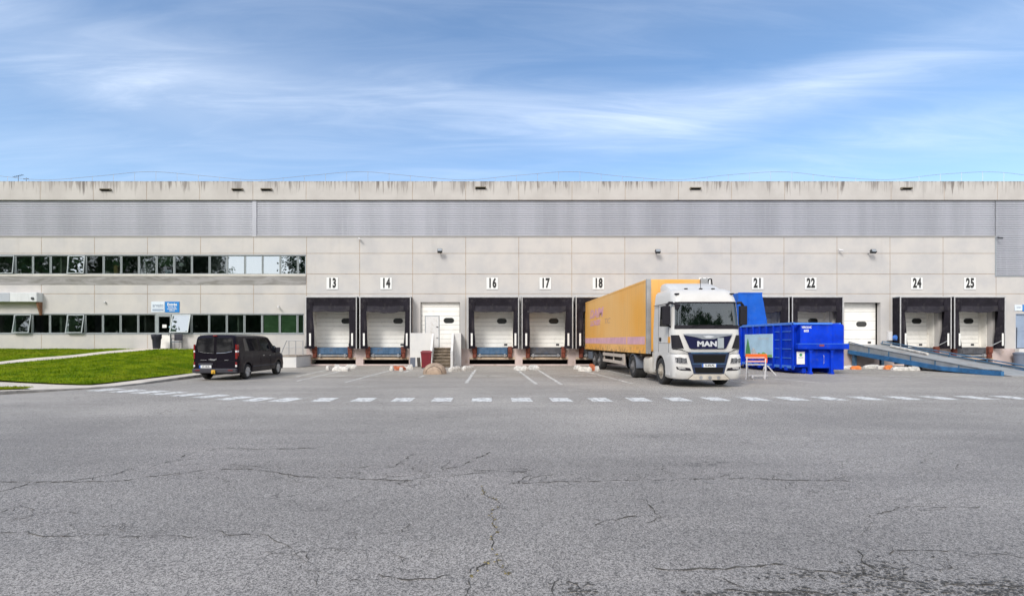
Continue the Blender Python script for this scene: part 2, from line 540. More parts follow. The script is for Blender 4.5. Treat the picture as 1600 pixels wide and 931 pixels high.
M['truck_dirty'] = mat('dusty_white_paint', (.60, .56, .49), .55, var=(2, .12), dirt=((.36, .30, .23), 3, .6))
M['grille'] = mat('dark_blue_grille', (.008, .010, .045), .35, spec=.3)
M['grille_edge'] = mat('blue_grey_grille_frame', (.022, .034, .075), .4, spec=.3)
M['truck_plastic'] = mat('dark_grey_plastic', (.022, .021, .026), .55, spec=.12)
M['lamp_inner'] = mat('headlamp_reflector', (.50, .50, .51), .18, .7, var=(22, .6))
M['windscreen'] = mat('dark_windscreen', (.010, .017, .017), .02, spec=1.0)
M['windscreen_g'] = glass('windscreen_glass', (.40, .55, .50), .07)
M['cab_inside'] = mat('cab_interior', (.02, .026, .024), .9)
M['trailer'] = None


def trailer_mat():
    t = NT('faded_orange_trailer')
    tcn = t.n('ShaderNodeTexCoord'); sp = t.n('ShaderNodeSeparateXYZ'); t.l(tcn.outputs['Object'], sp.inputs[0])
    f = t.noise(.35, (1, .6, .5), 4, .5)
    c = t.mix(t.ss(f, .36, .62), (.80, .39, .065, 1), (.80, .47, .165, 1))
    seam = t.n('ShaderNodeTexWave', wave_type='BANDS', bands_direction='Y', wave_profile='SIN')
    seam.inputs['Scale'].default_value = .9; t.l(tcn.outputs['Object'], seam.inputs['Vector'])
    c = t.mix(t.ss(seam.outputs['Fac'], .985, 1., 0, .30), c, (.50, .24, .06, 1))
    str_ = t.noise(7, (1, 1, .05), 5, .6)
    c = t.mix(t.ss(str_, .5, .72, 0, .28), c, (.52, .30, .12, 1))
    low = t.math('MULTIPLY', t.ss(sp.outputs[2], 1.2, 1.6, .7, 0), t.ss(t.noise(3, (1, 1, 1), 6, .7), .45, .6))
    c = t.mix(low, c, (.24, .14, .07, 1))
    t.bsdf(c, .5, 0, .4)
    return t.m


M['trailer'] = trailer_mat()
M['trailer_pink'] = mat('faded_pink_band', (.63, .36, .42), .6, var=(2, .1), dirt=((.70, .40, .14), 3.5, .55))
M['trailer_letters'] = mat('faded_pink_letters', (.64, .34, .40), .6, dirt=((.74, .40, .12), 3.2, .6))
M['trailer_ghost'] = mat('faded_grey_letters', (.56, .34, .20), .6)
M['post_grey'] = mat('grey_corner_post', (.40, .41, .42), .4, .4, var=(2, .15))
M['chassis'] = mat('dirty_chassis_steel', (.10, .085, .07), .8, var=(4, .3), dirt=((.05, .045, .04), 6, .6))
M['guard'] = mat('pale_side_guard', (.52, .46, .40), .6, .1, dirt=((.30, .22, .15), 3, .5))
M['mud'] = mat('blue_grey_mudguard', (.14, .16, .20), .6)
M['toolbox'] = mat('grey_blue_toolbox', (.10, .12, .15), .6)
M['blue'] = mat('bright_blue_container_paint', (.003, .040, .52), .5, var=(1.2, .22), dirt=((.05, .07, .20), 5, .5), spec=.08)
M['blue_hopper'] = mat('sky_blue_hopper_paint', (.006, .105, .50), .5, var=(1.0, .15), dirt=((.05, .12, .30), 4, .4), spec=.25)
M['blue_edge'] = mat('worn_blue_edge', (.05, .20, .72), .4)
M['poster_sky'] = mat('poster_sky', (.40, .62, .80), .45, var=(1.2, .12))
M['poster_green'] = mat('poster_tree_green', (.06, .26, .10), .5, var=(8, .3))
M['poster_lawn'] = mat('poster_lawn_green', (.18, .42, .10), .5, var=(8, .4))
M['poster_grey'] = mat('poster_pale_houses', (.52, .56, .60), .5, var=(9, .2))
M['paper'] = mat('white_paper', (.74, .74, .73), .7)
M['ramp_blue'] = mat('ramp_blue_paint', (.035, .155, .34), .5, .1, var=(2, .25), dirt=((.03, .06, .11), 3, .5))
M['ramp_rail'] = mat('ramp_rail_paint', (.06, .15, .26), .5, .1, var=(3, .3))
M['ramp_web'] = mat('weathered_ramp_web', (.30, .33, .345), .6, .2, var=(2, .15), dirt=((.22, .17, .12), 3, .5))
M['ramp_deck'] = mat('worn_ramp_deck', (.31, .325, .33), .7, .1, var=(2, .15), bump=(20, .4), dirt=((.25, .17, .13), 1.2, .7))
M['barrier_orange'] = mat('orange_barrier_board', (.78, .13, .015), .5)
M['barrier_pink'] = mat('faded_barrier_board', (.70, .36, .32), .6)
M['barrier_leg'] = mat('grey_barrier_steel', (.50, .50, .52), .5, .3, var=(5, .15))
M['bag'] = mat('black_bin_bag', (.013, .014, .024), .3, bump=(14, .8))
M['chair_plastic'] = mat('dark_chair_plastic', (.03, .03, .045), .5)
M['chair_seat'] = mat('grey_chair_seat', (.12, .15, .19), .6)
M['door_blue'] = mat('grey_blue_door', (.235, .30, .41), .5, var=(1.5, .08))
M['bin_grey'] = mat('grey_bin_plastic', (.13, .155, .21), .5)
M['carton'] = mat('cardboard', (.42, .27, .11), .8)
M['teal'] = mat('teal_plastic', (.03, .30, .32), .5)
M['moss'] = mat('damp_brown_stain', (.20, .15, .10), .9)


def grass_mat(name, k):
    t = NT(name)
    f = t.noise(1.4, (1, 1, 1), 6, .6, kind='Object')
    g = t.noise(.35, (1, 1, 1), 3, .5)
    c = t.mix(t.ss(f, .35, .68), (.076 * k, .136 * k, .003 * k, 1), (.185 * k, .245 * k, .008 * k, 1))
    c = t.mix(t.ss(g, .5, .72, 0, .45), c, (.19 * k, .20 * k, .016 * k, 1))
    t.bsdf(c, .9, 0, .04)
    return t.m


M['lawn'] = grass_mat('lawn_turf', .9)
M['blade'] = grass_mat('grass_blade', 1.15)
M['leaf'] = mat('tree_leaf', (.07, .15, .03), .6, var=(.4, .5))
M['leaf_dark'] = mat('dark_tree_leaf', (.045, .10, .028), .6, var=(.4, .5))
M['bark'] = mat('bark', (.075, .06, .045), .9, var=(3, .3))

# ================================================================== ground
mb = MB()
S = 900
mb.quad((-S, -S, 0), (S, -S, 0), (S, S, 0), (-S, S, 0))
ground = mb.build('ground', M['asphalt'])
tag(ground, kind='structure')
# apron of older surfacing along the docks
mb = MB()
pts = [(-13.05, 0.0)] + [(-13.05, -11.4)]
for i in range(41):
    x = -13.05 + i * (60 + 13.05) / 40
    pts.append((x, -11.45 + random.uniform(-.06, .06)))
pts += [(60, 0.0)]
n = len(pts)
mb.add([(x, y, .004) for x, y in pts], [tuple(range(n))])
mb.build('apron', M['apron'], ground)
# transverse joint of the apron
mb = MB()
prev = None
for i in range(90):
    x = -13.0 + i * .8
    y = -11.5 + random.uniform(-.03, .03); h = random.uniform(.008, .03)
    if prev: mb.quad((prev[0], prev[1] - prev[2], .008), (x, y - h, .008), (x, y + h, .008), (prev[0], prev[1] + prev[2], .008))
    prev = (x, y, h)
mb.build('surface_joint', M['crack'], ground)


def ribbon(mb, p, q, wd, z, ends=0.0):
    p, q = Vector((*p, 0)), Vector((*q, 0)); d = (q - p).normalized(); s = Vector((-d.y, d.x, 0)) * wd / 2
    mb.quad((p + s).to_tuple()[:2] + (z,), (q + s).to_tuple()[:2] + (z,), (q - s).to_tuple()[:2] + (z,), (p - s).to_tuple()[:2] + (z,))


# bay lines
mb = MB()
bays = [((-9.1, -5.2), (-8.75, -11.3)), ((-8.0, -5.4), (-7.8, -13.6)), ((-5.35, -6.0), (-5.6, -14.2)),
        ((-.52, -4.4), (-.72, -14.6)), ((1.9, -5.0), (2.0, -15.0)), ((3.1, -4.2), (2.95, -15.2)),
        ((5.5, -5.2), (5.78, -14.8)), ((6.95, -6), (7.0, -12)), ((10.2, -6), (10.4, -14.5)), ((12.3, -9.8), (13.4, -14.9)),
        ((16.5, -9.9), (18.6, -12.4)), ((19.2, -7), (22.5, -9.2)), ((21.4, -6.2), (26, -10.9)), ((-4.2, -5.4), (-4.3, -7.4)), ((-2.9, -10.2), (-3.0, -11.2))]
for p, q in bays:
    k = 8
    for i in range(k):
        a = [p[j] + (q[j] - p[j]) * i / k for j in (0, 1)]; b = [p[j] + (q[j] - p[j]) * (i + 1) / k for j in (0, 1)]
        ribbon(mb, a, b, random.uniform(.13, .155), .008)
for x0, x1 in ((.1, 1.0), (-.35, .25), (4.0, 4.7), (4.9, 5.7), (7.0, 8.0), (-8.1, -6.6), (-6.2, -5.0), (19.3, 21.5)):
    ribbon(mb, (x0, -10.3), (x1, -10.3), .20, .008)
mb.build('bay_line', M['line'], ground)
# broken line: short wide dashes along a path that bends away on the left
path = [(-12.9, -17.35), (-11.85, -17.75), (-10.9, -18.1), (-10.05, -18.5), (-9.15, -18.95), (-8.2, -19.4), (-7.25, -19.9), (-6.45, -20.2), (-5.6, -20.3)]
mb = MB()
def dash(x, y, a, wd=.56, dp=.92):
    m = Matrix.Translation((x, y, .006)) @ Matrix.Rotation(a, 4, 'Z')
    k = 6
    q = [m @ Vector((u, v, 0)) for u, v in ((-wd / 2 + random.uniform(-.02, .02), -dp / 2), (wd / 2 + random.uniform(-.02, .02), -dp / 2), (wd / 2, dp / 2), (-wd / 2, dp / 2))]
    mb.quad(*q)
for i, (x, y) in enumerate(path):
    j = min(max(i, 1), len(path) - 2)
    a = math.atan2(path[j + 1][1] - path[j - 1][1], path[j + 1][0] - path[j - 1][0])
    dash(x, y, a, .58 if i > 2 else .7)
x = -4.53
while x < 26:
    dash(x, -20.28 + max(0, x - 3) * .045 - (max(0, x - 15) * .02), 0)
    x += 1.115
mb.build('broken_line', M['dash'], ground)

# cracks traced on the ground
cracks = [
    ([(752, 760), (760, 775), (775, 782), (782, 790), (765, 805), (770, 815), (778, 827), (772, 847), (772, 860), (775, 872), (760, 880), (745, 892), (732, 905), (725, 934)], 1, .013),
    ([(775, 872), (783, 893), (800, 897)], 1, .010),
    ([(0, 832), (45, 830), (70, 838), (100, 838), (150, 836), (190, 839), (230, 836), (262, 836), (310, 838)], 0, .016),
    ([(340, 829), (362, 836), (410, 835), (440, 848)], 0, .013),
    ([(415, 862), (460, 866), (478, 862), (495, 862)], 0, .010), ([(480, 864), (478, 880), (470, 888), (500, 893), (540, 902), (560, 905)], 0, .010),
    ([(590, 897), (608, 900), (640, 906), (680, 904), (715, 896), (745, 893)], 0, .015),
    ([(0, 752), (60, 753), (120, 753), (170, 752), (200, 750), (235, 744), (280, 740), (330, 733), (400, 734), (470, 745), (560, 748), (700, 752)], 0, .030),
    ([(240, 728), (265, 720), (300, 708), (350, 700), (400, 702), (470, 700), (500, 699)], 0, .034),
    ([(560, 731), (585, 727), (615, 730), (640, 712), (660, 707)], 0, .024), ([(690, 735), (720, 728), (740, 720), (765, 706)], 0, .030),
    ([(740, 735), (800, 737), (823, 737)], 0, .024), ([(640, 748), (700, 744), (760, 738)], 0, .02),
    ([(800, 755), (860, 753), (900, 752), (1000, 750), (1080, 748), (1150, 747), (1250, 750), (1330, 752)], 0, .024),
    ([(930, 820), (965, 812), (995, 806)], 0, .018), ([(1010, 780), (1020, 795), (1033, 808), (1010, 817)], 0, .018),
    ([(1020, 886), (1060, 890), (1110, 889), (1150, 885), (1190, 884), (1230, 883), (1270, 892), (1310, 895), (1360, 898), (1400, 905), (1450, 915), (1520, 913), (1600, 916)], 0, .022),
    ([(1350, 807), (1380, 800), (1400, 794), (1480, 792), (1530, 792)], 0, .016), ([(1390, 865), (1410, 860), (1440, 860), (1500, 862), (1545, 864), (1600, 872)], 0, .014),
    ([(825, 897), (860, 900), (900, 912), (915, 928)], 0, .016), ([(1340, 860), (1350, 880), (1375, 893), (1420, 905)], 0, .02),
    ([(1130, 922), (1180, 926), (1240, 920), (1290, 928)], 0, .03), ([(0, 800), (15, 795)], 0, .02), ([(800, 735), (830, 742), (812, 755)], 0, .02),
    ([(100, 752), (140, 747), (180, 741), (200, 733)], 0, .02), ([(520, 832), (560, 834), (600, 833)], 0, .012),
]
moss = MB()
# fine networks of old cracks
for cx, cy, rx, ry, k in ((350, 735, 130, 12, 16), (700, 738, 150, 14, 22), (880, 752, 90, 8, 8), (1050, 745, 160, 8, 10), (1400, 720, 130, 16, 10), (150, 835, 120, 6, 7), (640, 850, 120, 20, 7), (1290, 790, 120, 30, 8), (1420, 870, 130, 18, 9), (60, 800, 60, 14, 5)):
    for _ in range(k):
        px, py = random.gauss(cx, rx * .6), random.gauss(cy, ry * .6); pl = [(px, py)]; a = random.choice((0, PI)) + random.gauss(0, .5); sc_ = (py - 533) / 200
        for _k in range(random.randint(2, 4)):
            px += math.cos(a) * random.uniform(8, 24); py += math.sin(a) * random.uniform(2, 9) * sc_; a += random.gauss(0, .5); pl.append((px, py))
        cracks.append((pl, 0, random.uniform(.006, .011) / sc_ ** .5))
for kind, nm, mm in ((0, 'crack', 'crack'), (1, 'mossy_crack', 'crack')):
    mb = MB()
    for pl, kd, wd in cracks:
        if kd != kind: continue
        P = [Vector(gp(*p)) for p in pl]
        fine_ = []
        for a, b in zip(P[:-1], P[1:]):
            ln = (b - a).length; k = max(3, int(ln / .05)); k = min(k, 60)
            nrm = Vector((-(b - a).y, (b - a).x)).normalized() if ln > 0 else Vector((0, 0))
            off = 0
            for i in range(k):
                off = off * .75 + random.uniform(-1, 1) * .022 * (1 if i else 0)
                fine_.append(a.lerp(b, i / k) + nrm * off)
        fine_.append(P[-1])
        lines = [(fine_, wd)]
        for _ in range(max(1, len(fine_) // 34)):                 # side twigs
            q0 = random.choice(fine_); a = random.uniform(0, 2 * PI); tw = [q0]
            for _k in range(random.randint(4, 11)):
                a += random.uniform(-.7, .7); tw.append(tw[-1] + Vector((math.cos(a), math.sin(a))) * random.uniform(.02, .06) * (1 + wd * 20))
            lines.append((tw, wd * .6))
        for ln_, wd_ in lines:
            pr = None; gap = 0
            for i, p in enumerate(ln_):
                nx = ln_[min(i + 1, len(ln_) - 1)] - ln_[max(i - 1, 0)]
                sd2 = Vector((-nx.y, nx.x)); sd2 = sd2.normalized() if sd2.length > 1e-6 else Vector((1, 0))
                h = wd_ * .5 * random.choice((.12, .3, .5, .7, .9, 1.2)) * .78
                cur = (p + sd2 * h, p - sd2 * h)
                if gap: gap -= 1
                elif random.random() < .05: gap = random.randint(1, 4)
                if pr and not gap: mb.quad((*pr[0], .0045), (*cur[0], .0045), (*cur[1], .0045), (*pr[1], .0045))
                pr = cur
        if kd:                                                    # moss caught in the wide stretches
            for p in fine_:
                if random.random() < (.55 if (p.y < -29.6 or p.y > -31.2) else .2) and p.y < -28:
                    for _k in range(random.randint(1, 3)):
                        c_ = p + Vector((random.gauss(0, .010), random.gauss(0, .014))); r0 = random.uniform(.004, .012)
                        moss.add([(c_.x + r0 * random.uniform(.6, 1.4) * math.cos(a), c_.y + r0 * 1.3 * random.uniform(.6, 1.4) * math.sin(a), .0062) for a in [q_ * PI / 3 for q_ in range(6)]], [tuple(range(6))])
    mb.build(nm, M[mm], ground)
moss.build('crack_moss', M['crack_moss'], ground)
# crumbled dark patches along the worst crack
mb = MB()
for cx, cy, rx, ry, k in ((1230, 930, 130, 7, 46), (1365, 890, 45, 14, 24), (1430, 914, 130, 9, 44), (905, 922, 24, 11, 14), (1110, 932, 40, 5, 12), (1570, 925, 60, 14, 36), (1300, 899, 120, 5, 20), (1480, 928, 100, 8, 30)):
    for i in range(k * 4):
        px, py = random.gauss(cx, rx * .62), random.gauss(cy, ry * .7)
        X, Y = gp(px, max(py, 850)); r0 = random.uniform(.003, .011)
        poly = [(X + r0 * random.uniform(.5, 1.4) * 1.6 * math.cos(a), Y + r0 * random.uniform(.5, 1.4) * math.sin(a), .0065 + i * 2e-6) for a in [j * PI / 3.5 for j in range(7)]]
        mb.add(poly, [tuple(range(7))])
mb.build('crumbled_patch', mat('crumbled_binder', (.085, .08, .073), .95, var=(30, .7)), ground)

# ------------------------------------------------------------------ kerb, pavement, lawn
KERB = [(-44, -24.5), (-30, -22.4), (-20, -20.6), (-16.4, -19.75), (-15.1, -19.1), (-14.35, -18.0), (-13.75, -17.1), (-13.3, -16.2), (-13.12, -15.2), (-13.1, -14), (-13.1, -11), (-13.1, -8), (-13.1, -5), (-13.1, -2.9)]
def kz(i): return (.13, .13, .13, .13, .12, .075, .05, .05, .06, .09, .12, .12, .12, .12)[i]
mb = MB()
rings = []
for i, (x, y) in enumerate(KERB):
    a = Vector(KERB[max(i - 1, 0)]); b = Vector(KERB[min(i + 1, len(KERB) - 1)])
    t = (b - a).normalized(); s = Vector((-t.y, t.x))
    h = kz(i)
    rings.append([(x, y, -.05), (x + s.x * .02, y + s.y * .02, h - .015), (x + s.x * .035, y + s.y * .035, h), (x + s.x * .14, y + s.y * .14, h), (x + s.x * .14, y + s.y * .14, -.05)])
mb.loft(rings)
kerb = mb.build('kerb', M['kerb'], None)
tag(kerb, kind='structure')
mb = MB()
inner = [(r[3][0], r[3][1], r[3][2] - .003) for r in rings]
far = [(-46, -24.2), (-46, -18), (-46, -12), (-46, -6), (-46, 0)]
poly = inner + [(-13.1 - .14, -.0, .117), (-46, 0, .117), (-46, -24.2, .127)]
mb.add(poly, [tuple(range(len(poly)))])
pav = mb.build('pavement', M['pavement'])
tag(pav, kind='structure')


def lawn_edge(x): return -16.35 + .32 * min(max(0, -14.6 - x), 5)
def sstep(t): t = min(max(t, 0), 1); return t * t * (3 - 2 * t)
def lawn_z(x, y):
    base = .12 + 1.0 * min(max((y + 15.6) / 13.6, 0), 1)
    return .115 + (base - .115) * sstep((-14.2 - x) / 3.2) + .015 * math.sin(x * 1.7 + y) * min(1, (y - lawn_edge(x)) * .5)


def path_c(y): return -21.85 + (y + 1.0) * .25          # centre of the footpath to the entrance
xs = [-14.2 - (i / 70) ** 1.3 * 30 for i in range(71)]
mb = MB()
vv = []
for x in xs:
    e = lawn_edge(x)
    for j in range(41): 
        y = e + (0.0 - e) * j / 40
        vv.append((x, y, lawn_z(x, y) + .004))
fs = [(i * 41 + j, i * 41 + j + 1, (i + 1) * 41 + j + 1, (i + 1) * 41 + j) for i in range(70) for j in range(40)]
mb.add(vv, fs)
# small triangular plot by the kerb
tri = [(-14.75, -18.25), (-15.6, -18.75), (-16.6, -19.15), (-20, -19.95), (-30, -21.7), (-44, -23.8), (-44, -20.5), (-30, -19.2), (-20, -18.2), (-16.3, -17.6), (-15.1, -17.85)]
mb.add([(x, y, .142) for x, y in tri], [tuple(range(len(tri)))])
lawn = mb.build('lawn', M['lawn'], smooth_=True)
tag(lawn, kind='structure')
# footpath
mb = MB()
rows = []
for j in range(30):
    y = -15.2 + j * 14.95 / 29
    c = path_c(y)
    rows.append([(c + dx, y, lawn_z(c + dx, y) + .03 + (0 if abs(dx) < .6 else -.02)) for dx in (-.66, -.58, 0, .58, .66)])
mb.loft(rows, closed=False, caps=False)
mb.box(-23.6, -19.6, -1.3, -.02, 1.0, 1.165)
pth = mb.build('path', M['pavement'])
tag(pth, kind='structure')


def blades():
    rs = np.random.RandomState(3)
    n = 52000
    x = -14.25 - rs.rand(n) ** 1.15 * 20
    e = -16.35 + .32 * np.clip(-14.6 - x, 0, 5)
    y = e + rs.rand(n) * (0 - e)
    keep = np.abs(x - (-21.85 + (y + 1) * .25)) > .64
    x, y = x[keep], y[keep]
    x2 = -14.9 - rs.rand(3500) * 6; y2 = -17.8 - (-14.9 - x2) * .2 - rs.rand(3500) * .9
    inside = []
    z = np.array([lawn_z(a, b) for a, b in zip(x, y)])
    # triangle plot: keep those between its two edges
    top = np.interp(-x2, [15.1, 16.3, 20, 30], [-17.85, -17.6, -18.2, -19.2]); bot = np.interp(-x2, [14.75, 15.6, 16.6, 20, 30], [-18.25, -18.75, -19.15, -19.95, -21.7])
    k2 = (y2 < top) & (y2 > bot)
    x = np.concatenate([x, x2[k2]]); y = np.concatenate([y, y2[k2]]); z = np.concatenate([z, np.full(k2.sum(), .14)])
    n = len(x)
    h = .035 + .05 * rs.rand(n) ** 1.5; a = rs.rand(n) * PI; wd = .008 + .012 * rs.rand(n)
    dx, dy = np.cos(a) * wd, np.sin(a) * wd
    lx, ly = (rs.rand(n) - .5) * .06, (rs.rand(n) - .5) * .06
    v = np.empty((n, 3, 3))
    v[:, 0] = np.stack([x - dx, y - dy, z], 1); v[:, 1] = np.stack([x + dx, y + dy, z], 1); v[:, 2] = np.stack([x + lx, y + ly, z + h], 1)
    me = bpy.data.meshes.new('grass')
    me.from_pydata(v.reshape(-1, 3).tolist(), [], np.arange(n * 3).reshape(-1, 3).tolist())
    me.materials.append(M['blade'])
    o = bpy.data.objects.new('grass', me); col.objects.link(o)
    tag(o, 'short bright green grass of the sloping lawn before the offices', 'grass', kind='stuff')


blades()

# ================================================================== warehouse
X_L, X_R = -44.0, 58.0
PITCH = 3.605
X0 = -12.09
def CK(k): return X0 + PITCH * (k + .5)
wh = empty('warehouse', (0, 0, 0), 0, 'long cream concrete logistics building with ribbed steel band and row of loading docks', 'warehouse')

ROWS = [1.16, 4.88, 6.22, 7.62, 8.75]
openings = []   # x0,x1,z0,z1
DOCKS = {0: '13', 1: '14', 3: '16', 4: '17', 5: '18', 6: '19', 7: '20', 8: '21', 9: '22', 11: '24', 12: '25'}
for k in DOCKS: openings.append((CK(k) - 1.5, CK(k) + 1.5, 1.16, 4.2))
D15 = (wx(657), wx(718.5), 1.16, wz(472))
D23 = (wx(1319), wx(1376), 1.16, wz(472.5))
openings += [D15, D23]
UW = (X_L + 1, wx(478), wz(428.5), wz(399))       # upper window strip
LW = (X_L + 1, wx(475), wz(521), wz(491))
ED = (wx(243.5), wx(268), 1.16, wz(491))
RD = (wx(1587), wx(1640), 1.16, wz(490))
openings += [UW, LW, (ED[0], ED[1], 1.16, LW[2]), RD]


def subtract(rects, o):
    res = []
    for (a, b, c, d) in rects:
        x0, x1, z0, z1 = max(a, o[0]), min(b, o[1]), max(c, o[2]), min(d, o[3])
        if x0 >= x1 - 1e-6 or z0 >= z1 - 1e-6: res.append((a, b, c, d)); continue
        if c < z0: res.append((a, b, c, z0))
        if z1 < d: res.append((a, b, z1, d))
        if a < x0: res.append((a, x0, z0, z1))
        if x1 < b: res.append((x1, b, z0, z1))
    return res


JX = [X0 + PITCH * i for i in range(-9, 20)]
mb = MB(); mj = MB()
G = .017
SP = (X_L, wx(478.5), 5.50, UW[2])          # spandrel region under the upper windows
for i in range(len(JX) - 1):
    for j in range(len(ROWS) - 1):
        r_ = [(JX[i] + G, JX[i + 1] - G, ROWS[j] + (G if j else 0), ROWS[j + 1] - G)]
        cut = list(openings)
        if JX[i] > 34: cut.append((34.75, 60, wz(431), 9))       # cladding comes down on the right
        for o in cut: r_ = subtract(r_, o)
        for a, b, c, d in r_:
            if b - a > .02 and d - c > .02: mb.box(a, b, 0, .32, c, d)
mb.build('wall', M['wall'], wh)
for x in JX:
    r_ = [(x - G, x + G, 1.16, 8.75)]
    for o in openings + [(34.75 + .02, 60, wz(431), 9)]: r_ = subtract(r_, o)
    for a, b, c, d in r_: mj.box(a, b, .010, .3, c, d)
for z in ROWS[1:-1]:
    r_ = [(JX[0], JX[-1], z - G, z + G)]
    for o in openings + [(34.77, 60, wz(431), 9)]: r_ = subtract(r_, o)
    for a, b, c, d in r_: mj.box(a, b, .013, .29, c, d)
mj.build('panel_joint', M['joint'], wh)
# parapet of separate panels
mb = MB()
for i in range(-10, 20):
    x = X0 + PITCH * i
    mb.box(x + .012, x + PITCH - .012, -.10, .25, 11.22, 12.49)
mb.build('parapet', M['parapet'], wh, bevel=.012, segs=1)
mb = MB(); mb.box(X_L - 4, X_R, -.085, .24, 11.24, 12.47); mb.build('parapet_joint', M['joint'], wh)
# ribbed cladding band
def ribs(x0, x1, z0, z1, name, y=.04):
    mb = MB()
    nrib = max(1, round((z1 - z0) / .149)); p = (z1 - z0) / nrib
    for i in range(nrib):
        z = z0 + i * p
        prof = [(y + .034, z), (y + .034, z + p * .20), (y, z + p * .36), (y, z + p * .84), (y + .034, z + p)]
        for (ya, za), (yb, zb) in zip(prof[:-1], prof[1:]):
            mb.quad((x0, ya, za), (x1, ya, za), (x1, yb, zb), (x0, yb, zb))
    return mb.build(name, M['clad'], wh, fix=False)
ribs(X_L - 4, -15.78, 8.80, 11.20, 'cladding')
ribs(-15.50, 34.75, 8.80, 11.20, 'cladding')
ribs(34.77, X_R, wz(431), 11.20, 'cladding', .02)
mb = MB(); mb.box(-15.78, -15.50, .0, .06, 8.80, 11.20); mb.build('cladding_trim', M['clad'], wh)
mb = MB(); mb.box(34.70, 34.77, -.03, .08, wz(431), 8.78); mb.box(34.70, X_R, -.03, .08, wz(431) - .05, wz(431)); mb.build('cladding_trim', M['alu_dark'], wh)
mb = MB(); mb.box(X_L - 4, 34.70, -.045, .10, 8.735, 8.80); mb.build('drip_ledge', mat('ledge_metal', (.40, .39, .38), .5, .2), wh)
mb = MB(); mb.box(X_L - 4, X_R, .09, .3, 8.7, 11.24); mb.box(X_L - 4, X_R, .3, 38, 11.9, 12.2); mb.build('roof', M['alu_dark'], wh)
# overflow outlets
for px, py in ((168, 298), (373, 297.5), (418, 297.5), (751, 295), (1085, 296), (1413, 296)):
    mb = MB(); x, z = wx(px), wz(py)
    mb.box(x - .37, x + .37, -.26, -.11, z + .03, z + .07); mb.box(x - .37, x - .33, -.26, -.11, z - .05, z + .03); mb.box(x + .33, x + .37, -.26, -.11, z - .05, z + .03)
    mb.box(x - .33, x + .33, -.115, -.101, z - .07, z + .03, 1)
    mb.build('overflow_outlet', [mat('outlet_metal', (.16, .14, .10), .7), M['dark']], wh)
# plinth under the docks
mb = MB()
PIT = (.10, .41)
xs_ = [X0, X_R]
rects = [(X0, X_R, -.05, 1.16)]
for k in DOCKS: rects = subtract(rects, (CK(k) - 1.55, CK(k) + 1.55, PIT[0], PIT[1])); 
for k in DOCKS: rects = subtract(rects, (CK(k) - 1.06, CK(k) + 1.06, PIT[1] + .18, 1.3))
for a, b, c, d in rects: mb.box(a, b, -.04, .32, c, d)
mb.build('plinth', M['plinth'], wh)
mb = MB(); mb.box(X_L, X0 - .01, .0, .32, 0, 1.155); mb.build('plinth', M['wall'], wh)
# damp stains at the foot of the office wall
# interior: warehouse void and offices
mb = MB()
mb.box(X0, X_R, 3.0, 3.1, -.1, 9); mb.box(X0, X_R, .9, 3.0, -.1, -.02)
mb.build('pit_void', M['dark'], wh)
mb = MB()
for z0, z1 in ((.2, 4.3), (5.3, 8.6)):
    mb.box(X_L, X0 + .2, 5.5, 5.6, z0, z1); mb.box(X_L, X0 + .2, .33, 5.5, z0 - .1, z0); mb.box(X_L, X0 + .2, .33, 5.5, z1, z1 + .1)
    for x in (X_L, -35, -29.2, -23.4, -17.0, X0 + .2): mb.box(x, x + .12, .42, 5.5, z0, z1)
mb.build('office_interior', M['room'], wh)


# ------------------------------------------------------------------ dock doors, levellers, bumpers
def sect_door(x0, x1, z0, z1, y, win=None, vent=None, nslat=10, name='dock_door'):
    mb = MB()
    nslat = 10 if nslat == 6 else nslat
    h = (z1 - z0) / nslat
    for i in range(nslat):
        mb.box(x0, x1, y, y + .05, z0 + i * h + .006, z0 + (i + 1) * h - .006)
    d = mb.build(name, M['door'], wh, bevel=.004, segs=1)
    if win:
        cx, cz, ww, hh = win
        mbw = MB(); mf = MB()
        for b, gx, yy in ((mf, .035, y - .008), (mbw, 0, y - .014)):
            pts = []
            r_ = hh / 2 + gx; hw = ww / 2 - hh / 2
            for s, a0 in ((1, -90), (-1, 90)):
                for i in range(7):
                    a = R(a0 + i * 30); pts.append((cx + s * hw + r_ * math.cos(a), cz + r_ * math.sin(a)))
            b.prism(pts, 'y', yy, y + .002)
        mf.build('window_frame', M['rail_dark'], d); mbw.build('window', M['dark_glass'], d)
    if vent:
        cx, cz = vent
        mbv = MB(); mbv.box(cx - .11, cx + .11, y - .012, y + .01, cz - .07, cz + .07); mbv.build('vent', M['rail_dark'], d)
    return d


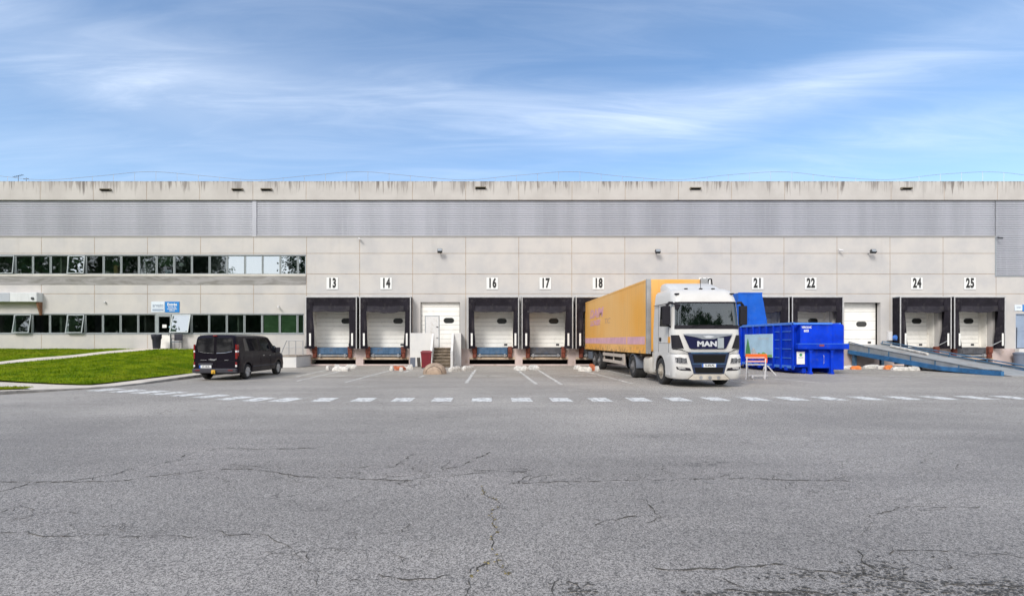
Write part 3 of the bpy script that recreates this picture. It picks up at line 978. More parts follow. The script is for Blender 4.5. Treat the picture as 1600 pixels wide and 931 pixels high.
for k in DOCKS:
    c = CK(k)
    sect_door(c - 1.46, c + 1.46, 1.24, 4.16, .80, (c + .62 + .06, 3.06, .62, .30), (c + .95, 1.42))
    mb = MB()
    mb.box(c - 1.5, c - 1.46, .33, .9, 1.2, 4.2); mb.box(c + 1.46, c + 1.5, .33, .9, 1.2, 4.2); mb.box(c - 1.5, c + 1.5, .33, .9, 4.16, 4.24)
    mb.box(c - 1.5, c - 1.38, .74, .795, 1.24, 4.16); mb.box(c + 1.38, c + 1.5, .74, .795, 1.24, 4.16)
    mb.build('door_jamb', M['jamb'], wh)
    # leveller
    mb = MB(); mb.box(c - 1.03, c + 1.03, -.10, .78, 1.14, 1.23); mb.box(c - 1.03, c + 1.03, -.09, -.03, .78, 1.14)
    for i in range(6): mb.box(c - .95 + i * .37, c - .91 + i * .37, -.11, -.09, .80, 1.12)
    lv = mb.build('dock_leveller', M['leveler_grey'] if k in (4, 11, 12, 5) else M['leveler'], wh, bevel=.01, segs=1)
    mb = MB(); mb.box(c - 1.0, c + 1.0, -.16, -.03, .64, .74); mb.box(c - .9, c - .78, -.2, -.05, .6, .80); mb.box(c + .78, c + .9, -.2, -.05, .6, .80)
    mb.build('lip', M['lip'], lv, bevel=.008, segs=1)
    mb = MB(); mb.box(c - 1.55, c + 1.55, -.055, .3, .42, .575); mb.build('sill_beam', M['beam'], wh, bevel=.01, segs=1)
    mb = MB(); mb.box(c - 1.06, c + 1.06, .0, .25, .575, .78); mb.build('leveller_pit', M['dark'], wh)
    mb = MB(); mb.box(c - 1.55, c + 1.55, .9, .95, .0, .45); mb.build('pit_back', M['dark'], wh)
    for s in (-1, 1):
        mb = MB(); x = c + s * 1.20
        mb.box(x - .13, x + .13, -.22, -.04, .52, 1.30)
        mb.box(x - .15, x + .15, -.26, -.22, .86, 1.30); mb.box(x - .10, x + .10, -.25, -.22, .56, .82)
        mb.build('dock_bumper', M['rust'], wh, bevel=.018, segs=1)

# door 15 with wicket, door 23
d15 = sect_door(D15[0] + .03, D15[1] - .03, 1.2, D15[3], .22, (wx(701), wz(500.5), .66, .30), None, 6)
mb = MB(); a, b = wx(664.5), wx(685); zt = wz(494)
for q in ((a - .05, a, 1.22, zt), (b, b + .05, 1.22, zt), (a - .05, b + .05, zt, zt + .05)): mb.box(q[0], q[1], .185, .216, q[2], q[3])
mb.build('wicket_frame', M['alu_dark'], d15)
mb = MB(); mb.box(a, b, .195, .215, 1.22, zt)
for i in range(9): mb.box(a + .14, b - .14, .188, .195, 2.0 + i * .13, 2.09 + i * .13)
mb.build('wicket_door', M['white_steel'], d15, bevel=.004, segs=1)
mb = MB(); mb.box(b - .16, b - .03, .15, .195, 2.62, 2.66); mb.tube([(b - .05, .19, 1.9), (b - .05, .14, 1.9), (b - .17, .14, 1.9)], .015); mb.build('handle', M['rail_dark'], d15)
d23 = sect_door(D23[0] + .03, D23[1] - .03, 1.2, D23[3], .42, (wx(1353), wz(506), .66, .30), (wx(1365.5), wz(535)), 5)

# ------------------------------------------------------------------ office windows
MULL = 1.2017
def window(x0, x1, z0, z1, glassm, tilt=0., name='window', blind=0):
    fw, d0 = .055, .06
    mb = MB()
    for q in ((x0, x0 + fw, z0, z1), (x1 - fw, x1, z0, z1), (x0 + fw, x1 - fw, z0, z0 + fw), (x0 + fw, x1 - fw, z1 - fw, z1)):
        mb.box(q[0], q[1], .03, .10, q[2], q[3])
    wn = mb.build(name, M['alu'], wh, bevel=.006, segs=1)
    def sash(parent):
        mp = MB(); mp.quad((x0 + fw, 0, -(z1 - z0) + fw), (x1 - fw, 0, -(z1 - z0) + fw), (x1 - fw, 0, -fw), (x0 + fw, 0, -fw))
        return mp
    h = z1 - z0
    if tilt:
        ms = MB()
        for q in ((x0 + .02, x0 + .02 + fw, -h + .02, -.02), (x1 - .02 - fw, x1 - .02, -h + .02, -.02), (x0 + .02 + fw, x1 - .02 - fw, -h + .02, -h + .02 + fw), (x0 + .02 + fw, x1 - .02 - fw, -.02 - fw, -.02)):
            ms.box(q[0], q[1], -.03, .02, q[2], q[3])
        so_ = ms.build('sash', M['alu'], wn, loc=(0, .02, z1)); so_.rotation_euler = (-tilt, 0, 0)
        pn = sash(None).build('pane', glassm, wn, loc=(0, .016, z1)); pn.rotation_euler = (-tilt, 0, 0)
    else:
        sash(None).build('pane', glassm, wn, loc=(0, .06, z1))
    if blind:
        mbl = MB(); nb = int(h * blind / .06)
        for i in range(nb):
            z = z1 - .06 - i * .06
            mbl.quad((x0 + fw, .16, z), (x1 - fw, .16, z), (x1 - fw, .13, z - .045), (x0 + fw, .13, z - .045))
        mbl.build('blind', M['blind'], wn)
    return wn


x = UW[1]; i = 0
first = .56
while x > UW[0]:
    wdt = first if i == 0 else MULL
    a = x - wdt
    px = 757 + (a + wdt / 2) * 22.99
    if px > 350: g = M['pane_mirror']
    elif px < 105 or 215 < px < 245: g = M['pane']
    else: g = M['pane'] if i % 2 else M['pane_dark']
    t = R(6.5) if 104 < px < 131 else (R(6) if -15 < px < 15 else 0)
    if t: g = M['pane_mirror'] if px > 50 else M['pane']
    window(a + .012, x - .012, UW[2], UW[3], g, t, blind=(.55 if 245 < px < 268 else 0))
    x = a; i += 1
x = LW[1]; i = 0
while x > LW[0]:
    wdt = .46 if i == 0 else MULL
    a = x - wdt
    px = 757 + (a + wdt / 2) * 22.99
    if ED[0] - .3 < a + wdt / 2 < ED[1]:
        x = ED[0] - .02; i += 1
        continue
    t = 0
    g = M['pane'] if i % 3 else M['pane_dark']
    if 268 < px < 300: t = R(15); g = M['pane_mirror']; a = ED[1] + .02
    elif 100 < px < 135 or 15 < px < 48: t = R(10); g = M['pane']
    window(a + .012, x - .012, LW[2], LW[3], g, t, blind=(.98 if px > 405 else 0))
    x = a; i += 1
mb = MB(); mb.box(X_L, UW[1], -.09, .03, UW[2] - .14, UW[2] - .004); mb.build('window_sill', mat('sill_concrete', (.52, .50, .46), .8, var=(1, .1)), wh)
mb = MB(); mb.prism([(-.075, UW[2] - .145), (-.004, UW[2] - .145), (-.004, 5.50), (-.02, 5.50)], 'x', X_L, UW[1]); mb.build('spandrel', M['spandrel'], wh)
mb = MB(); mb.box(X_L, LW[1], -.03, .03, LW[2] - .05, LW[2] - .004); mb.build('window_sill', M['alu_dark'], wh)
mb = MB(); mb.box(X_L, UW[1], -.02, .02, UW[3] + .004, UW[3] + .05); mb.box(X_L, LW[1], -.02, .02, LW[3] + .004, LW[3] + .05); mb.build('window_head', M['alu_dark'], wh)
# entrance door
mb = MB()
a, b = ED[0], ED[1]
for q in ((a, a + .20, 1.16, ED[3]), (b - .10, b, 1.16, ED[3]), (a + .2, b - .1, ED[3] - .16, ED[3]), (a + .2, b - .1, LW[2] - .06, LW[2] + .06)): mb.box(q[0], q[1], -.02, .09, q[2], q[3])
ed = mb.build('entrance_door', M['alu'], wh, bevel=.006, segs=1)
mb = MB(); mb.box(a + .2, b - .1, .02, .07, 1.18, LW[2] - .062); mb.build('door_panel', M['door'], ed)
mb = MB(); mb.quad((a + .2, .03, LW[2] + .06), (b - .1, .03, LW[2] + .06), (b - .1, .03, ED[3] - .16), (a + .2, .03, ED[3] - .16)); mb.build('pane', M['pane_dark'], ed)
mb = MB(); mb.box(wx(253.5), wx(260), .015, .024, wz(512), wz(507)); mb.build('notice', M['paper'], ed)
mb = MB(); mb.box(wx(264), wx(267.5), .0, .02, wz(512), wz(509.5)); mb.build('notice', mat('blue_notice', (.35, .60, .68), .6), ed)
mb = MB(); mb.tube([(b - .14, -.03, 2.05), (b - .14, -.09, 2.05), (b - .14, -.09, 2.35), (b - .14, -.03, 2.35)], .016); mb.build('handle', M['rail_dark'], ed)
# blue-grey service door on the right
mb = MB(); mb.box(RD[0] + .04, RD[1], .10, .16, 1.2, RD[3] - .03); mb.box(RD[0], RD[0] + .05, .02, .2, 1.16, RD[3]); mb.box(RD[0] + .05, RD[1], .02, .2, RD[3] - .05, RD[3])
for z in (2.35, 1.85): mb.box(RD[0] + .05, RD[1], .085, .10, z, z + .04)
rd = mb.build('service_door', M['door_blue'], wh)
mb = MB(); mb.tube([(RD[0] + .14, .08, 1.2), (RD[0] + .14, .06, 2.6)], .02); mb.build('handle', M['rail_dark'], rd)
# canopy on the far left with rusty downpipe
mb = MB(); X_C = -30.0
mb.box(X_L, X_C, -.5, -.01, 4.30, 4.92); mb.build('canopy', mat('canopy_fascia', (.60, .62, .64), .5, var=(1, .06, (6, 1, 1))), wh, bevel=.015, segs=1)
mb = MB(); mb.box(X_L, X_C - 1.8, -.515, -.502, 4.32, 4.90); mb.build('canopy_panel', mat('canopy_grey', (.40, .43, .48), .5), wh)
mb = MB(); mb.lathe([(.09, -.56), (.09, -.5)], (X_C - .26, 0, 4.52), 'y', 12); mb.build('canopy_lamp', M['rail_dark'], wh)
mb = MB(); mb.prism([(-.40, 4.298), (-.005, 4.298), (-.005, 3.42), (-.1, 3.42)], 'x', X_C - .16, X_C - .04)
mb.build('canopy_bracket', mat('rusty_bracket', (.20, .095, .05), .8, var=(5, .3)), wh)
# brown damp marks low on the office wall
# ------------------------------------------------------------------ items seen through the office windows
def inside_box(px, py0, py1, wpx, m, label, cat, name, y=.55):
    d = 34.8 + y
    x = wx(px, d); z0, z1 = wz(py1, d), wz(py0, d); hw = wpx * d / 1600
    mb = MB(); mb.box(-hw, hw, -.15, .15, 0, z1 - z0)
    mb.box(-hw * 1.02, hw * 1.02, -.155, .155, (z1 - z0) * .82, (z1 - z0) * .86)
    o = mb.build(name, m, None, bevel=.01, segs=1, loc=(x, y, z0)); tag(o, label, cat)
inside_box(183, 415, 430, 6, M['carton'], 'brown cardboard box standing behind an upper office window', 'box', 'cardboard_box')
inside_box(170, 424, 430, 7, M['paper'], 'pile of white paper behind an upper office window, left of the cardboard box', 'papers', 'paper_pile')
inside_box(264.5, 422, 430, 9, M['teal'], 'teal storage box on the sill of an upper office window under a blind', 'box', 'storage_box')
inside_box(285, 411, 416, 7, M['paper'], 'pale square screen of a desk lamp behind an upper office window', 'screen', 'screen')

# ================================================================== dock shelters
TOPZ, BOTZ, YF = 4.62, 1.17, -.66
def shelter(k, lw, rw, twist=0.0):
    """lw, rw: (top width, bottom width) of the left and right side curtains"""
    c = CK(k) + .06
    num = DOCKS[k]
    t = empty('dock_shelter', (c, 0, BOTZ), 0, 'black fabric dock shelter under the number %s sign' % num, 'dock shelter', 'dock shelters along the loading wall')
    H = TOPZ - BOTZ; W = 1.685
    # side and top cheeks
    for s in (-1, 1):
        mb = MB()
        mb.box(s * W - .02, s * W + .02, YF + .03, -.005, 0, H - .03)
        mb.build('side_cheek', M['fabric'], t)
    mb = MB(); mb.box(-W - .03, W + .03, YF + .02, -.005, H - .03, H + .02); mb.build('top_cover', M['alu_dark'], t)
    mb = MB()
    for s in (-1, 1): mb.box(s * W - .032, s * W + .032, YF - .02, YF + .03, -.02, H - .05)
    mb.box(-W - .032, W + .032, YF - .02, YF + .03, H - .05, H + .01)
    mb.build('frame', M['trim'], t, bevel=.008, segs=1)
    # top curtain, slightly bellied
    rs = random.Random(k * 7 + 1)
    mb = MB(); nx, nz = 22, 8; hh = .93
    vv = []
    for i in range(nx + 1):
        for j in range(nz + 1):
            u, v = i / nx, j / nz
            x = -W + .055 + (2 * W - .11) * u
            z = H - .05 - hh * v - (.022 * math.sin(u * 11 + k * 1.7) + .012 * math.sin(u * 29 + k) + .06 * math.sin(u * PI)) * v * (.5 + ((k * 37) % 10) / 8)
            y = YF + .012 + .05 * math.sin(PI * v) * math.sin(PI * u) + .02 * math.sin(u * 9 + k * 2 + v * 3) * v + .05 * v
            vv.append((x, y, z))
    fs = [(i * (nz + 1) + j, (i + 1) * (nz + 1) + j, (i + 1) * (nz + 1) + j + 1, i * (nz + 1) + j + 1) for i in range(nx) for j in range(nz)]
    mb.add(vv, fs)
    tcu = mb.build('top_curtain', M['fabric'], t, smooth_=60)
    # lower flap of the top curtain, dusty from the trailers, and folded corners
    mb = MB(); fl = []
    for i in range(nx + 1):
        u = .09 + .82 * i / nx
        for v in (.58, .75, .985):
            fl.append((-W + .055 + (2 * W - .11) * u, YF + .004 + .05 * math.sin(PI * v) * math.sin(PI * u) + .02 * math.sin(u * 9 + k * 2 + v * 3) * v + .05 * v - .022, H - .05 - hh * v - (.022 * math.sin(u * 11 + k * 1.7) + .012 * math.sin(u * 29 + k) + .06 * math.sin(u * PI)) * v * (.5 + ((k * 37) % 10) / 8)))
    mb.add(fl, [(i * 3 + j, (i + 1) * 3 + j, (i + 1) * 3 + j + 1, i * 3 + j + 1) for i in range(nx) for j in range(2)])
    mb.build('curtain_flap', M['fabric_dusty'], tcu, smooth_=60)
    for s in (-1, 1):
        mb = MB(); xo, xi = s * (W - .04), s * (W - .46)
        mb.add([(xo, YF - .004, H - .06), (xi, YF - .002, H - .30), (xi, YF + .012, H - .92), (xo, YF + .002, H - .92), (s * (W - .40), YF - .022, H - .34)], [(0, 4, 3), (0, 1, 4), (1, 2, 4), (4, 2, 3)])
        mb.build('corner_fold', M['fabric'], tcu)
    for s, (w0, w1) in ((-1, lw), (1, rw)):
        mb = MB(); vv = []; nx, nz = 6, 14
        z_top = H - .05 - hh + .1
        for i in range(nx + 1):
            for j in range(nz + 1):
                u, v = i / nx, j / nz
                wd = w0 + (w1 - w0) * v + .03 * math.sin(v * 6 + k * 1.3 + s) * v
                x = s * (W - .05 - wd * u)
                y = YF + .02 + .02 * math.sin(u * 5 + v * 4 + k) + .16 * u * v * (1 + twist * (s > 0))
                vv.append((x, y, z_top - z_top * v))
        fs = [(i * (nz + 1) + j, (i + 1) * (nz + 1) + j, (i + 1) * (nz + 1) + j + 1, i * (nz + 1) + j + 1) for i in range(nx) for j in range(nz)]
        mb.add(vv, fs)
        cu = mb.build('side_curtain', M['fabric'], t, smooth_=60)
        # white guide stripe
        wd = w1 * .9
        xa = s * (W - .05 - wd * .52)
        mb = MB(); mb.box(xa - .06, xa + .06, YF - .012, YF - .004, .19, 1.02)
        mb.build('guide_stripe', M['white_stripe'], cu)
        if k in (11, 12) and s > 0:
            mb = MB(); mb.tube([(s * (W - .1), YF + .05, .55), (s * (W - .62), YF + .5, .1)], .025, 6); mb.build('stay_bar', M['galv'], t)
    return t


shelter(0, (.40, .50), (.44, .50))
shelter(1, (.36, .46), (.30, .42))
shelter(3, (.36, .42), (.28, .34))
shelter(4, (.44, .48), (.40, .50))
shelter(5, (.40, .46), (.40, .46))
shelter(8, (.40, .46), (.42, .62), 1.)
shelter(9, (.34, .40), (.34, .42), .6)
shelter(11, (.22, .62), (.36, .30), 2.)
shelter(12, (.22, .60), (.40, .24), 2.)

# ================================================================== signs and fixtures on the wall
order = {'13': 'left of all the dock numbers', '14': 'beside the wicket door bay', '16': 'right of the staircase', '17': 'left of the trailer', '18': 'over the end of the orange trailer', '20': 'half hidden behind the truck roof', '21': 'over the blue hopper', '22': 'over the blue container', '24': 'right of the door without shelter', '25': 'last on the right'}
for k, num in DOCKS.items():
    if num == '19': continue
    x = wx(757 + (CK(k) - 0) * 22.99)
    t = empty('number_sign', (CK(k) + (0 if k else -.05), -.02, wz(443)), 0, 'white square sign with black number %s, %s' % (num, order[num]), 'sign', 'dock number signs')
    mb = MB(); mb.box(-.39, .39, -.02, .018, -.40, .40); mb.build('sign_board', M['sign_white'], t, bevel=.01, segs=1)
    text('numeral', num, .86, M['sign_black'], t, (0, -.024, 0), xs=.60, bold=.042, space=1.14)
# entrance signs
t = empty('company_sign', (wx(247.5), -.02, wz(479.5)), 0, 'pale company sign with grey lettering above the entrance door', 'sign')
mb = MB(); mb.box(-.46, .44, -.02, .018, -.36, .36); mb.build('sign_board', M['sign_pale'], t)
text('lettering', 'arvato', .34, M['sign_grey'], t, (0, -.024, .10), xs=.86, bold=.002)
mb = MB()
mb.box(-.38, .38, -.026, -.020, -.10, -.085); mb.box(-.38, .38, -.026, -.020, -.27, -.15)
mb.build('lettering', mat('sign_bar', (.26, .32, .42), .5), t)
t = empty('entrance_sign', (wx(269.5), -.02, wz(479.5)), 0, 'bright blue sign with white lettering above the entrance', 'sign')
mb = MB(); mb.box(-.48, .48, -.02, .018, -.36, .36); mb.build('sign_board', M['sign_blue'], t)
text('lettering', 'Entrée', .26, M['sign_white'], t, (0, -.024, .16), xs=.95, bold=.008)
for i, s in enumerate(('Arrivée des', 'transporteurs', 'visiteurs')): text('lettering', s, .125, M['sign_white'], t, (0, -.024, -.02 - i * .115), xs=.95, bold=.003)
t = empty('service_sign', (wx(1591), -.02, wz(481)), 0, 'pale and blue sign above the grey blue door on the right', 'sign')
mb = MB(); mb.box(-.26, .24, -.02, .018, -.2, .2); mb.build('sign_board', M['sign_pale'], t)
mb = MB(); mb.box(.26, .75, -.02, .018, -.22, .22); mb.build('sign_board', M['sign_blue'], t)
text('lettering', 'arvato', .14, M['sign_grey'], t, (0, -.024, .04), xs=.8)
for px, py, lb in ((688, 394, 'small dark floodlight on the wall above the staircase'), (1025, 395, 'small dark floodlight on the wall above the truck trailer'), (1356, 395, 'dark floodlight tilted outward above the door without shelter')):
    t = empty('floodlight', (wx(px), 0, wz(py)), 0, lb, 'floodlight', 'floodlights on the wall')
    mb = MB(); mb.tube([(0, 0, -.06), (0, -.22, -.06), (0, -.28, 0)], .025, 6); mb.build('bracket', M['rail_dark'], t)
    mb = MB(); m = Matrix.Translation((0 if px < 1300 else .1, -.36, .03)) @ Matrix.Rotation(R(-35), 4, 'X')
    mb.box(-.16, .16, -.09, .09, -.12, .12, 0, m); mb.box(-.14, .14, -.095, -.09, -.10, .10, 1, m)
    mb.build('lamp_head', [M['rail_dark'], M['alu_dark']], t, bevel=.01, segs=1)
for px, py, lb in ((562, 373, 'white surveillance camera at the foot of the ribbed band above dock 14'), (1310, 391, 'white surveillance camera on the wall right of number 22'), (436, 479, 'white dome camera on the office wall above the van'), (1557, 372, 'dark small camera at the inner corner of the ribbed cladding')):
    t = empty('surveillance_camera', (wx(px), 0, wz(py)), 0, lb, 'camera', 'surveillance cameras')
    mm = M['rail_dark'] if px > 1500 else M['white_steel']
    mb = MB(); mb.tube([(0, 0, .04), (0, -.15, .04), (0, -.18, 0)], .025, 6); mb.build('bracket', mm, t)
    mb = MB(); mb.tube([(-.02, -.12, -.02), (.10, -.34, -.07)], [.06, .055], 10); mb.build('housing', mm, t)
mb = MB(); mb.box(-.06, .06, -.10, 0, -.05, .05); tag(mb.build('wall_lamp', M['galv'], None, bevel=.01, loc=(wx(165), -.03, wz(472.5))), 'tiny grey fitting on the office wall above the lower windows', 'fitting')

# roof edge wire
t = empty('roof_edge_wire', (0, .1, 12.49), 0, 'thin wavy wire on short posts along the top of the parapet', 'wire')
def wire_z(x): return .43 + .26 * math.cos(2 * PI * (757 + x * 22.99 - 885) / 325) + .02 * math.sin(x * 1.3)
mb = MB(); x = -36.0; pp = []
while x < 40: pp.append((x, 0, wire_z(x))); x += .45
mb.tube(pp, .012, 4); mb.build('wire', M['galv'], t)
x = -35.4
while x < 40:
    mb = MB(); mb.tube([(x, 0, 0), (x, 0, wire_z(x) + .02)], .012, 4); mb.build('post', M['galv'], t); x += 1.445
t = empty('roof_aerial', (wx(16), .6, 12.2), 0, 'small television aerials on the roof at the far left', 'aerial')
mb = MB(); mb.tube([(0, 0, 0), (0, 0, .9)], .015, 5); mb.tube([(-.35, 0, .8), (.35, 0, .95)], .012, 5)
for i in range(6): mb.tube([(-.3 + i * .12, -.1, .81 + i * .026), (-.3 + i * .12, .12, .81 + i * .026)], .01, 4)
mb.tube([(.55, 0, 0), (.55, 0, .75)], .015, 5); mb.tube([(.45, -.1, .62), (.62, .1, .72)], .02, 5)
mb.build('antenna', M['rail_dark'], t)

# ================================================================== staircase and yard things
t = empty('staircase', (-2.75, 0, 0), 0, 'weathered concrete steps with white guard walls up to the wicket door', 'staircase')
mb = MB()
for i in range(6):
    mb.box(-.58, .58, -2.15 + i * .24, -.9, i * .2, (i + 1) * .2)
mb.box(-2.15, 1.18, -.9, -.045, 0, 1.19)
mb.build('steps', M['step'], t, bevel=.012, segs=1)
mb = MB()
for i in range(6): mb.box(-.575, .575, -2.19 + i * .24, -2.0 + i * .24, (i + 1) * .2 + .002, (i + 1) * .2 + .045)
mb.build('tread', mat('worn_step_tread', (.29, .24, .185), .9, var=(4, .35), dirt=((.10, .08, .06), 6, .8)), t)
for s in (-1, 1):
    mb = MB(); x0 = s * .66
    mb.prism([(-2.2, 0), (-2.2, 1.02), (-2.05, 1.06), (-.95, 2.16), (-.78, 2.18), (-.78, 0)], 'x', x0 - .075, x0 + .075)
    mb.build('stringer_wall', M['white_wall'], t, bevel=.012, segs=1)
mb = MB(); mb.box(-2.18, -.74, -.92, -.80, 0, 2.2); mb.build('guard_wall', M['white_wall'], t, bevel=.012, segs=1)
mb = MB(); mb.box(.74, 1.2, -.92, -.80, 0, 2.2); mb.box(1.08, 1.2, -.8, -.05, 0, 2.2); mb.build('guard_wall', M['white_wall'], t, bevel=.012, segs=1)
# red bin
t = empty('wheelie_bin', (-3.55, -3.55, 0), R(4), 'dark red plastic bin with lid beside the steps', 'bin')
mb = MB()
mb.loft([[(-.26, -.26, .06), (.26, -.26, .06), (.26, .24, .06), (-.26, .24, .06)], [(-.32, -.32, .95), (.32, -.32, .95), (.32, .32, .95), (-.32, .32, .95)]])
mb.build('bin_body', M['bin_red'], t, bevel=.03)
mb = MB(); mb.loft([[(-.35, -.36, .95), (.35, -.36, .95), (.35, .36, .95), (-.35, .36, .95)], [(-.34, -.34, 1.03), (.34, -.34, 1.03), (.34, .34, 1.03), (-.34, .34, 1.03)], [(-.24, -.22, 1.09), (.24, -.22, 1.09), (.24, .28, 1.09), (-.24, .28, 1.09)]])
mb.build('lid', M['bin_red'], t, bevel=.02)
for s in (-1, 1): MB().lathe([(.09, -.03), (.09, .03)], (s * .27, .28, .09), 'x', 14).build('wheel', M['black'], t)
# small panels leaning at the guard wall
def leaning(name, x, y, wd, h, m, label, tilt=12, rz=0):
    mb = MB(); mb.box(-wd / 2, wd / 2, -.02, .02, 0, h)
    o = mb.build(name, m, None, bevel=.004, segs=1, loc=(x, y, 0)); o.rotation_euler = (R(-tilt), 0, R(rz)); return tag(o, label, 'panel')
leaning('slate_sheet', -4.62, -1.9, .34, .62, mat('slate_panel', (.07, .085, .12), .5), 'slate blue panel leaning against the white guard wall')
leaning('leaning_board', -4.2, -1.85, .22, .62, mat('dark_board', (.05, .045, .04), .7), 'dark narrow board leaning beside the red bin', 14, 25)
leaning('leaning_plank', -4.02, -1.8, .12, .58, mat('yellowish_plank', (.42, .30, .14), .7), 'yellowish plank leaning behind the red bin', 10)
# half-dome bollard
t = empty('dome_bollard', (-2.53, -8.75, 0), 0, 'brown concrete half dome with arched groove in front of the steps', 'bollard')
mb = MB(); prof = [(.60, -.02), (.60, .06)] + [(.60 * math.cos(R(a)), .06 + .50 * math.sin(R(a))) for a in range(10, 90, 8)] + [(.02, .56)]
mb.lathe(prof, (0, 0, 0), 'z', 40); mb.build('dome', M['bollard'], t, smooth_=50)
mb = MB(); pth_ = []
for i in range(21):
    a = PI * i / 20; u = .40 * math.cos(a); v = .06 + .34 * math.sin(a) + (.05 if i == 10 else 0)
    rr = max(0.0, 1 - (u / .605) ** 2 - ((v - .06) / .505) ** 2); pth_.append((u, -.60 * math.sqrt(rr) - .002, v))
mb.tube(pth_, .016, 6); mb.build('groove', M['bollard_groove'], t)


# wheel guides and broken kerb blocks
def guide(name, x, y, ln, wd, h, m, label, rz=0, cat='wheel guide', seed=0):
    rs = random.Random(seed + int(x * 100))
    mb = MB(); n_ = 6; rings = []
    for i in range(n_ + 1):
        u = -ln / 2 + ln * i / n_; e = .62 if i in (0, n_) else 1.0
        hh = h * e * rs.uniform(.86, 1.06); ww = wd * (.85 if e < 1 else 1) * rs.uniform(.93, 1.05)
        hh *= .88; ww *= .9
        rings.append([(-ww / 2, u, -.01), (-ww / 2 * .95, u, hh * .55), (-ww * .3, u, hh), (ww * .3, u, hh), (ww / 2 * .95, u, hh * .55), (ww / 2, u, -.01)])
    mb.loft(rings)
    o = mb.build(name, m, None, bevel=.012, segs=1, loc=(x, y, .004)); o.rotation_euler = (0, 0, R(rz))
    return tag(o, label, cat, 'painted wheel guides before the docks')
G_ = [
    (512, 578, .42, .24, .32, 'guide', 'small white wheel guide stump left of the others before dock 13', 10),
    (527, 576.5, .9, .34, .30, 'guide', 'rear white wheel guide of the pair right of dock 13', 24),
    (533, 579.5, .95, .42, .30, 'guide', 'largest chipped white wheel guide before dock 13', 78),
    (549, 575.5, .9, .30, .28, 'guide', 'white wheel guide lying before the pillar between docks 13 and 14', 55),
    (612, 579, .34, .26, .30, 'guide', 'short upright white guide stump before dock 14', 0),
    (623, 578, .8, .5, .26, 'guide_rust', 'rusty orange broken wheel guide before dock 14', 65),
    (627, 580, .30, .22, .26, 'guide', 'small white chunk in front of the rusty orange guide', 20),
    (633, 577, .8, .16, .20, 'guide', 'thin white guide bar right of the rusty orange guide', 60),
    (640.5, 577, .55, .22, .34, 'guide', 'white guide stump beside the slate panel', 30),
    (711, 580, .9, .30, .30, 'guide', 'curved white wheel guide right of the dome, before the stairs', -40),
    (732, 578.5, 1.1, .28, .30, 'guide', 'white wheel guide at the left side of dock 16', -35),
    (814, 578.5, 1.0, .30, .30, 'guide', 'white wheel guide at the right side of dock 16', 40),
    (834, 577.5, 1.0, .30, .32, 'guide', 'white wheel guide at the left side of dock 17', 25),
    (902, 576.5, .5, .34, .26, 'guide', 'white wheel guide stump at the right side of dock 17', 20),
    (914, 580, .75, .36, .30, 'guide', 'white block of the guide beside the trailer wheels', 80),
    (925, 579, .5, .30, .42, 'guide_rust', 'orange ended guide block beside the trailer wheels', 10),
    (933, 579.5, .36, .26, .32, 'guide', 'white stump against the trailer wheels', 0),
    (1327, 576.5, .8, .4, .24, 'guide', 'white guide block right of the blue container', 80),
    (1337, 577, .5, .34, .24, 'guide_orange', 'bright orange guide block right of the blue container', 70),
    (1362, 575.5, .98, .30, .26, 'guide', 'white kerb block under the blue ramp, nearest the wall', 90),
    (1377, 576.5, .5, .30, .26, 'guide', 'grey white kerb block just left of the orange one under the ramp', 88),
    (1388, 577, .44, .32, .28, 'guide_orange', 'bright orange kerb block under the blue ramp', 88),
    (1407, 579, 1.0, .32, .26, 'guide', 'long white kerb block in front of the blue ramp, left piece', 92),
    (1427, 579, .6, .30, .26, 'guide', 'short white kerb block in front of the blue ramp, right piece', 88),
]
for i, (px, py, ln, wd, h, m, lb, rz) in enumerate(G_):
    X, Y = gp(px, py); guide('wheel_guide', X, Y, ln, wd, h, M[m], lb, rz, seed=i)

# low concrete landing with railing beside dock 13
t = empty('side_landing', (-12.0, 0, 0), 0, 'low whitewashed concrete landing with steps beside dock 13', 'landing')
mb = MB()
mb.box(-1.15, .22, -2.75, -.05, 0, .70); mb.build('platform', M['white_wall'], t, bevel=.015, segs=1)
mb = MB(); mb.box(-1.18, .25, -2.79, -.05, .702, .755); mb.build('slab', mat('stained_slab', (.28, .24, .20), .9, var=(3, .3)), t)
mb = MB()
for i in range(3): mb.box(-1.55, -1.155, -2.75 - .0, -.5, i * .23 - .0, .23 * (3 - 0) - .23 * i if False else .62 - i * .0) if False else None
for i in range(3): mb.box(-1.16 - .26 * (3 - i), -1.16 - .26 * (2 - i), -2.7, -.6, 0, .18 * (i + 1))
mb.build('steps', M['step'], t, bevel=.01, segs=1)
t = empty('landing_railing', (-12.0, -.9, .755), 0, 'thin galvanised tube railing on the landing beside dock 13', 'railing')
mb = MB()
mb.tube([(-1.5, 0, 0), (-1.1, 0, .95), (-.05, 0, .95), (-.02, 0, .92), (-.02, 0, 0)], .03, 6)
for x in (-.95, -.50): mb.tube([(x, 0, 0), (x, 0, .95)], .028, 6)
mb.tube([(-1.15, 0, .5), (.12, 0, .5)], .022, 6); mb.build('rail', mat('grey_tube', (.33, .34, .36), .5, .3), t)
MB().box(.10, .2, -.06, .06, .42, .58).build('end_box', M['rail_dark'], t)

